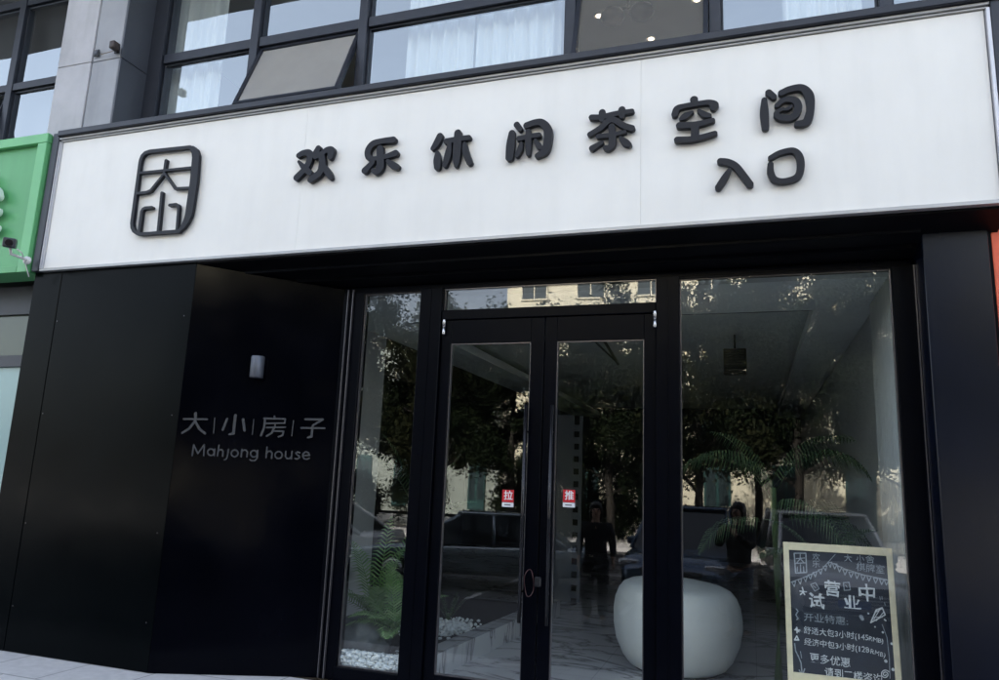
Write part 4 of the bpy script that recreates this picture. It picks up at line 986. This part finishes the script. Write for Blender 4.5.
tl = [(-19.5,-15.5,0),(-15.2,-14.8,2),(-11.2,-15.6,1),(-8.0,-14.6,0),(-4.6,-15.4,2),(-1.6,-14.7,1),(1.4,-15.3,0),(4.6,-14.6,2),(8.4,-15.5,1),(12.5,-15,0),(-6.2,-19.5,2),(0.2,-19.8,0),(-13,-19.5,1),(5.6,-19.4,0)]
names = ['furthest left of the trees across the street','tall dense tree second from the left across the street','olive leaved tree third from the left across the street','dark tree reflected in the left window','tall tree reflected beside the left door','olive leaved tree reflected between the doors','dark street tree reflected in the right door','tall tree reflected in the right window','olive tree reflected at the right jamb','furthest right of the trees across the street','tall tree of the rear row reflected in the left door','dark tree of the rear row reflected in the right window','olive tree of the rear row at the far left','dark tree of the rear row at the far right']
for i, (x, y, k) in enumerate(tl):
    o = protos[k] if not used[k] else copy_tree(protos[k]); used[k] = True
    o.location = (x, y, -0.42); o.rotation_euler.z = i*1.7; o.scale = (1, 1, {10: 0.62, 3: 0.8, 4: 0.84}.get(i, 0.92+0.05*(i % 4)))
    tag(o, names[i], 'tree', 'street trees across the road')

def shrub(x, y, h, r, lab, seed):
    rr = np.random.default_rng(seed); root = empty('shrub', (x, y, -0.42), lab, 'shrub', 'shrubs along the far pavement'); nl = 5000
    b = MB()
    for k in range(7):
        a = k*.9; b.tube([(x, y, -.42), (x+math.cos(a)*r*.3, y+math.sin(a)*r*.3, -.42+h*.5), (x+math.cos(a)*r*.6, y+math.sin(a)*r*.6, -.42+h*.8)], [.03, .02, .01], 5)
    b.build('stem', BARK, root)
    c = rr.normal(0, 1, (26, 3)); c /= np.linalg.norm(c, axis=1)[:, None]; c = c*[r*.75, r*.75, h*.38]+[x, y, -.42+h*.5]
    P = c[rr.integers(0, 26, nl)]+rr.normal(0, .2, (nl, 3)); P[:, 2] = np.maximum(P[:, 2], -.38)
    A = rr.normal(0, 1, (nl, 3)); A /= np.linalg.norm(A, axis=1)[:, None]; Bq = np.cross(A, rr.normal(0, 1, (nl, 3))); Bq /= np.linalg.norm(Bq, axis=1)[:, None]
    V = np.stack([P-A*.06, P+Bq*.035, P+A*.06, P-Bq*.035], 1).reshape(-1, 3)
    fin('foliage', pymesh(V, [(4*i, 4*i+1, 4*i+2, 4*i+3) for i in range(nl)]), LEAF, root)
for i, (x, y, h, r, lab) in enumerate([(-6.6,-17,2.3,1.0,'shrub reflected in the middle of the left door'),(-8.6,-17.3,2.0,1.1,'shrub reflected at the left edge of the left door'),(-12.6,-17,2.4,1.2,'shrub reflected in the left window'),(-15.6,-17.4,2.0,1.1,'shrub reflected at the left edge of the left window'),(-4.7,-17.6,1.6,.8,'low shrub reflected behind the door handles')]): shrub(x, y, h, r, lab, 40+i)
# cars
TYRE = mat('tyre_rubber', (0.01, 0.01, 0.01), 0.8); CGLASS = mat('car_window', (0.012, 0.015, 0.018), 0.05, 0, spec=0.8)
HEADL = mat('headlamp_lens', (0.6, 0.62, 0.65), 0.08, 0.3); ALLOY = mat('alloy_rim', (0.35, 0.35, 0.36), 0.3, 0.8)
def car_proto(paint, suv):
    """local: length along Y, front at +Y"""
    root = empty('parked_car', (0, 0, 0)); H = 1.72 if suv else 1.45; L_ = 4.7; W = 0.92
    zb_ = 0.28; belt = 0.98 if suv else 0.88; hood = 0.98 if suv else 0.82
    # stations along Y: (y, half width, bottom, top of lower body)
    st = [(-2.35, .70, .45, .80), (-2.28, .82, .34, .90), (-2.0, .89, zb_, belt), (-1.0, W, zb_, belt+.02), (0.2, W, zb_, belt), (0.9, W, zb_, hood+.02), (1.7, .90, zb_, hood-.04), (2.1, .86, zb_, hood-.12), (2.28, .78, .32, hood-.22), (2.36, .66, .42, hood-.36)]
    n = 12; V = []; Fc = []
    for (y, w, z0, z1) in st:
        zc = (z0+z1)/2; hz = (z1-z0)/2
        for k in range(n*2):
            a = 2*math.pi*k/(n*2); ca, sa = math.cos(a), math.sin(a); e = 0.32
            V.append((w*math.copysign(abs(ca)**e, ca), y, zc+hz*math.copysign(abs(sa)**e, sa)))
    m_ = n*2
    for i in range(len(st)-1):
        for k in range(m_): j = i*m_; Fc.append((j+k, j+(k+1) % m_, j+m_+(k+1) % m_, j+m_+k))
    Fc += [tuple(range(m_))[::-1], tuple(range((len(st)-1)*m_, len(st)*m_))]
    body = fin('body', pymesh(V, Fc), paint, root, True)
    rf, rr_ = (-1.7, 0.25) if suv else (-1.1, 0.15)
    yb0, yb1 = (-2.15, 1.15) if suv else (-1.9, 1.05)
    def ringp(z, y0, y1, w): return [(-w, y0, z), (w, y0, z), (w, y1, z), (-w, y1, z)]
    g = MB(); lo = ringp(belt-.03, yb0, yb1, W-.05); hi = ringp(H-.06, rf, rr_, W-.22)
    vs = [g.bm.verts.new(p) for p in lo+hi]
    for k in range(4): g.bm.faces.new((vs[k], vs[(k+1) % 4], vs[4+(k+1) % 4], vs[4+k]))
    g.bm.faces.new(vs[4:]); g.build('cabin_glass', CGLASS, root)
    r_ = MB(); r_.box(-(W-.20), W-.20, rf-.05, rr_+.05, H-.07, H, 0.03, None, 2)
    for p, q_ in zip(lo, hi): r_.tube([p, q_], [.04, .035], 6)
    for sx in (-1, 1): r_.tube([(sx*(W-.05), (yb0+yb1)/2-.1, belt-.03), (sx*(W-.21), (rf+rr_)/2, H-.05)], .035, 6)
    r_.build('roof', paint, root, True)
    for sx in (-1, 1):
        for y in (-1.42, 1.40):
            w = MB().lathe([(.20, -.11), (.31, -.115), (.335, -.08), (.335, .08), (.31, .115), (.20, .11)], (sx*.80, y, .335), 28, axis='X').build('wheel', TYRE, root, True)
            rm = MB(); rm.lathe([(.20, -.118), (.205, .118), (.04, .122)], (sx*.80, y, .335), 20, axis='X')
            rm.build('rim', ALLOY, w, True)
        h_ = MB(); h_.box(sx*.70-.17, sx*.70+.17, 2.10, 2.27, hood-.28, hood-.15, .03, Matrix.Translation((0, 0, 0)), 2); h_.build('headlight', HEADL, root, True)
        MB().box(sx*.95-.08, sx*.95+.08, .62, .78, belt+.0, belt+.14, .03, None, 2).build('mirror', paint, root, True)
    g2 = MB()
    for k in range(5): g2.box(-.46, .46, 2.33, 2.37, hood-.52+k*.05, hood-.495+k*.05)
    g2.build('grille', CHROME, root)
    MB().box(-.5, .5, 2.30, 2.355, hood-.54, hood-.26, .02).build('grille_backing', PLASTICB, root)
    MB().box(-.22, .22, 2.365, 2.385, .42, .53, .004).build('licence_plate', mat('blue_plate', (0.02, 0.08, 0.35), 0.4), root)
    MB().box(-.72, .72, 2.20, 2.33, .33, .42, .02).build('bumper_lip', PLASTICB, root)
    return root
P_SIL = mat('silver_car_paint', (0.62, 0.63, 0.64), 0.3, 0.15, 0, coat=1); P_GRY = mat('grey_car_paint', (0.30, 0.36, 0.40), 0.25, 0.5, 0, coat=1)
P_BLU = mat('blue_car_paint', (0.03, 0.07, 0.14), 0.25, 0.4, 0, coat=1); P_WHT = mat('white_car_paint', (0.7, 0.7, 0.7), 0.3, 0, 0, coat=1)
for (pt, suv, x, y, rz, lab) in ((P_SIL, True, 1.15, -4.45, -0.10, 'silver parked sport utility car reflected beside the chalkboard with its headlight showing'),
    (P_BLU, True, -1.2, -4.9, 0.05, 'dark blue parked car reflected in the gap between the right door and window'),
    (P_GRY, False, -5.3, -3.9, 1.35, 'grey parked saloon reflected across the glass of the left door'),
    (P_WHT, False, -9.6, -4.1, 1.45, 'white parked saloon reflected low in the left window')):
    o = car_proto(pt, suv); o.location = (x, y, -0.56); o.rotation_euler.z = rz; tag(o, lab, 'car', 'cars parked along the kerb')

# people (behind the camera, seen only as reflections)
SKIN = mat('skin', (0.45, 0.28, 0.20), 0.5); HAIR = mat('black_hair', (0.008, 0.007, 0.006), 0.4); DCLOTH = mat('dark_jacket', (0.012, 0.013, 0.018), 0.8, 0, 0.3, 20)
JEANS = mat('blue_grey_jeans', (0.10, 0.13, 0.18), 0.85, 0, 0.2, 12); SHOE = mat('dark_shoe', (0.02, 0.02, 0.02), 0.5); DPANT = mat('dark_trousers', (0.02, 0.02, 0.025), 0.8)
def skin_mesh(pts, edges, root_i=0, sub=2):
    me = bpy.data.meshes.new('m'); me.from_pydata([p[0] for p in pts], edges, []); o = bpy.data.objects.new('t', me); COL.objects.link(o)
    md = o.modifiers.new('s', 'SKIN'); sv = me.skin_vertices[0].data
    for i, p in enumerate(pts): sv[i].radius = p[1] if isinstance(p[1], tuple) else (p[1], p[1]); sv[i].use_root = (i == root_i)
    o.modifiers.new('u', 'SUBSURF').levels = sub
    dg = bpy.context.evaluated_depsgraph_get(); dg.update(); m2 = bpy.data.meshes.new_from_object(o.evaluated_get(dg), depsgraph=dg)
    bpy.data.objects.remove(o); return m2
def person(loc, rz, label, top, legs, hold=True, coat_len=0.0, Hs=1.0):
    """local: faces +Y; feet at z=0, height about 1.65"""
    root = empty('person', (0, 0, 0))
    J = []; Ed = []
    def add(p, r, par=None):
        J.append((p, r)); i = len(J)-1
        if par is not None: Ed.append((par, i))
        return i
    pel = add((0, 0, .90), (.15, .10)); wa = add((0, 0, 1.05), (.125, .09), pel); ch = add((0, 0, 1.25), (.155, .10), wa); nb = add((0, 0, 1.38), (.075, .07), ch); nk = add((0, .01, 1.44), (.05, .05), nb)
    hd = add((0, .02, 1.53), (.075, .085), nk); ht = add((0, .02, 1.60), (.06, .075), hd)
    hands = []
    for s in (-1, 1):
        hp = add((s*.09, 0, .84), (.09, .09), pel); kn_ = add((s*.10, .02, .48), (.058, .06), hp); an = add((s*.105, -.01, .09), (.038, .045), kn_); ft = add((s*.12, .13, .035), (.038, .03), an)
        sh = add((s*.175, 0, 1.34), (.055, .055), ch)
        if hold: el = add((s*.24, .10, 1.12), (.04, .04), sh); wr_ = add((s*.09, .30, 1.30), (.026, .026), el)
        else: el = add((s*.23, -.02, 1.08), (.042, .042), sh); wr_ = add((s*.24, .07, .86), (.026, .026), el)
        pm_ = add((s*.06, .335, 1.345) if hold else (s*.24, .09, .80), (.030, .018), wr_); hands.append((pm_, s))
    for pm_, s in hands:
        bp = Vector(J[pm_][0])
        for k in range(4):
            if hold: a_ = add(tuple(bp+Vector((-s*.012, .012, .018*(k-1.5)+.01))), .010, pm_); c_ = add(tuple(bp+Vector((-s*.045, .022, .018*(k-1.5)+.012))), .0085, a_); add(tuple(bp+Vector((-s*.062, .008, .018*(k-1.5)+.012))), .007, c_)
            else: a_ = add(tuple(bp+Vector((.0, .018*(k-1.5), -.035))), .010, pm_); c_ = add(tuple(bp+Vector((-s*.012, .018*(k-1.5), -.07+.004*abs(k-1)))), .0085, a_); add(tuple(bp+Vector((-s*.03, .018*(k-1.5), -.09))), .007, c_)
        add(tuple(bp+Vector((-s*.02, -.02, .04) if hold else (-s*.01, .04, -.02))), .0105, pm_)
    me = skin_mesh(J, Ed); body = fin('body', me, SKIN, root, True)
    # face: nose, eyes, mouth, ears
    f = MB(); f.tube([(0, .10, 1.565), (0, .122, 1.535), (0, .105, 1.525)], [.009, .015, .010], 8); f.build('nose', SKIN, body, True)
    for s in (-1, 1):
        MB().lathe([(.003, .013), (.011, .006), (.011, -.004), (.003, -.012)], (s*.032, .092, 1.565), 10, axis='Y').build('eye', PLASTICB, body, True)
        MB().lathe([(.004, -.01), (.020, 0), (.004, .01)], (s*.080, .02, 1.555), 10, 1, 1.4, axis='X').build('ear', SKIN, body, True)
    MB().box(-.024, .024, .090, .102, 1.492, 1.502, .003).build('mouth', mat('lips', (.35, .1, .09), .5), body)
    # hair
    hv = MB(); prof_ = [(.02, 1.675), (.075, 1.655), (.103, 1.60), (.105, 1.54), (.10, 1.46), (.085, 1.38), (.05, 1.34)]
    hv.lathe(prof_, (0, -.015, 0), 24, .92, 1.0); me = hv.mesh()
    for v in me.vertices:
        if v.co.y > .045 and v.co.z < 1.60: v.co.y = .02
    fin('hair', me, HAIR, root, True)
    # clothing shells: same skeleton, larger radii
    cl_j = [((0, 0, .80-coat_len), (.195+coat_len*.15, .145+coat_len*.1)), ((0, 0, 1.02), (.155, .115)), ((0, 0, 1.25), (.178, .122)), ((0, 0, 1.375), (.085, .078))]
    ce = [(0, 1), (1, 2), (2, 3)]
    for s in (-1, 1):
        i = len(cl_j)
        pts_ = [((s*.185, 0, 1.34), (.072, .072)), ((s*.24, .10, 1.12), (.066, .066)), ((s*.11, .27, 1.28), (.042, .042))] if hold else [((s*.185, 0, 1.34), (.072, .072)), ((s*.235, -.02, 1.08), (.058, .058)), ((s*.24, .06, .90), (.045, .045))]
        cl_j += pts_; ce += [(2, i), (i, i+1), (i+1, i+2)]
    fin('jacket', skin_mesh(cl_j, ce), top, root, True)
    pj = [((0, 0, .93), (.178, .132))]; pe = []
    for s in (-1, 1):
        i = len(pj); pj += [((s*.095, 0, .80), (.105, .105)), ((s*.105, .02, .48), (.082, .085)), ((s*.108, -.01, .10), (.072, .075))]; pe += [(0, i), (i, i+1), (i+1, i+2)]
    fin('trousers', skin_mesh(pj, pe), legs, root, True)
    for s in (-1, 1):
        b = MB(); b.box(s*.115-.045, s*.115+.045, -.09, .19, 0, .085, .03, None, 2); b.build('shoe', SHOE, root, True)
    root.location = loc; root.rotation_euler.z = rz; root.scale = (Hs, Hs, Hs)
    tag(root, label, 'person'); return root
pA_ = person((-0.20, -0.62, -0.45), rad(28), 'person in dark top and grey jeans holding a phone, reflected left of the chalkboard', DCLOTH, JEANS, True, 0.0, 1.07)
M = Matrix.Translation((-0.20, -0.62, -0.45)) @ Matrix.Rotation(rad(28), 4, 'Z')
ph = empty('phone', tuple(M @ Vector((0, .355*1.07, 1.36*1.07))), 'black phone held up in both hands of the person reflected beside the chalkboard', 'phone')
MB().box(-.038, .038, -.004, .004, -.075, .075, .003, M @ Matrix.Translation((0, .355*1.07, 1.36*1.07)) @ Matrix.Rotation(rad(90), 4, 'Y')).build('phone_body', PLASTICB, ph)
person((-2.15, -0.55, -0.45), rad(-12), 'person in a long dark coat and dark trousers reflected in the right door', DCLOTH, DPANT, False, 0.22, 1.02)

# ================================================================== LIGHT, SKY, CAMERA
SUN_EL, SUN_AZ = 38.0, -20.0      # azimuth from +Y towards +X; sun stands behind the shop
W = bpy.data.worlds.new('World'); S.world = W; W.use_nodes = True
N, L = W.node_tree.nodes, W.node_tree.links
sky = N.new('ShaderNodeTexSky'); sky.sky_type = 'NISHITA'; sky.sun_disc = False
sky.sun_elevation = rad(SUN_EL); sky.sun_rotation = rad(SUN_AZ); sky.altitude = 50; sky.air_density = 1.0; sky.dust_density = 3.0; sky.ozone_density = 1.0
hs = N.new('ShaderNodeHueSaturation'); hs.inputs['Saturation'].default_value = 0.56; L.new(sky.outputs[0], hs.inputs['Color']); L.new(hs.outputs[0], N['Background'].inputs['Color']); N['Background'].inputs['Strength'].default_value = 0.15
sd = bpy.data.lights.new('sun', 'SUN'); sd.energy = 5.0; sd.angle = rad(0.5); sd.color = (1.0, 0.95, 0.86)
so = link(bpy.data.objects.new('sun', sd))
d = Vector((math.sin(rad(SUN_AZ))*math.cos(rad(SUN_EL)), math.cos(rad(SUN_AZ))*math.cos(rad(SUN_EL)), math.sin(rad(SUN_EL))))
so.rotation_euler = d.to_track_quat('Z', 'Y').to_euler(); so.location = d*30
cd = bpy.data.cameras.new('camera'); cd.sensor_width = 36; cd.lens = 36*FPX/999; cd.clip_end = 1000; cd.clip_start = 0.02
co = link(bpy.data.objects.new('camera', cd))
m = Matrix.Identity(4)
for i in range(3): m[i][0] = _R[i]; m[i][1] = _U[i]; m[i][2] = -_F[i]; m[i][3] = CAM[i]
co.matrix_world = m; S.camera = co
S.view_settings.view_transform = 'Standard'; S.view_settings.look = 'None'; S.view_settings.gamma = 1; S.view_settings.use_curve_mapping = False
S.view_settings.exposure = 2.27
S.cycles.use_denoising = True; S.cycles.max_bounces = 8; S.cycles.transparent_max_bounces = 16; S.cycles.glossy_bounces = 4; S.cycles.diffuse_bounces = 4
S.cycles.sample_clamp_indirect = 6
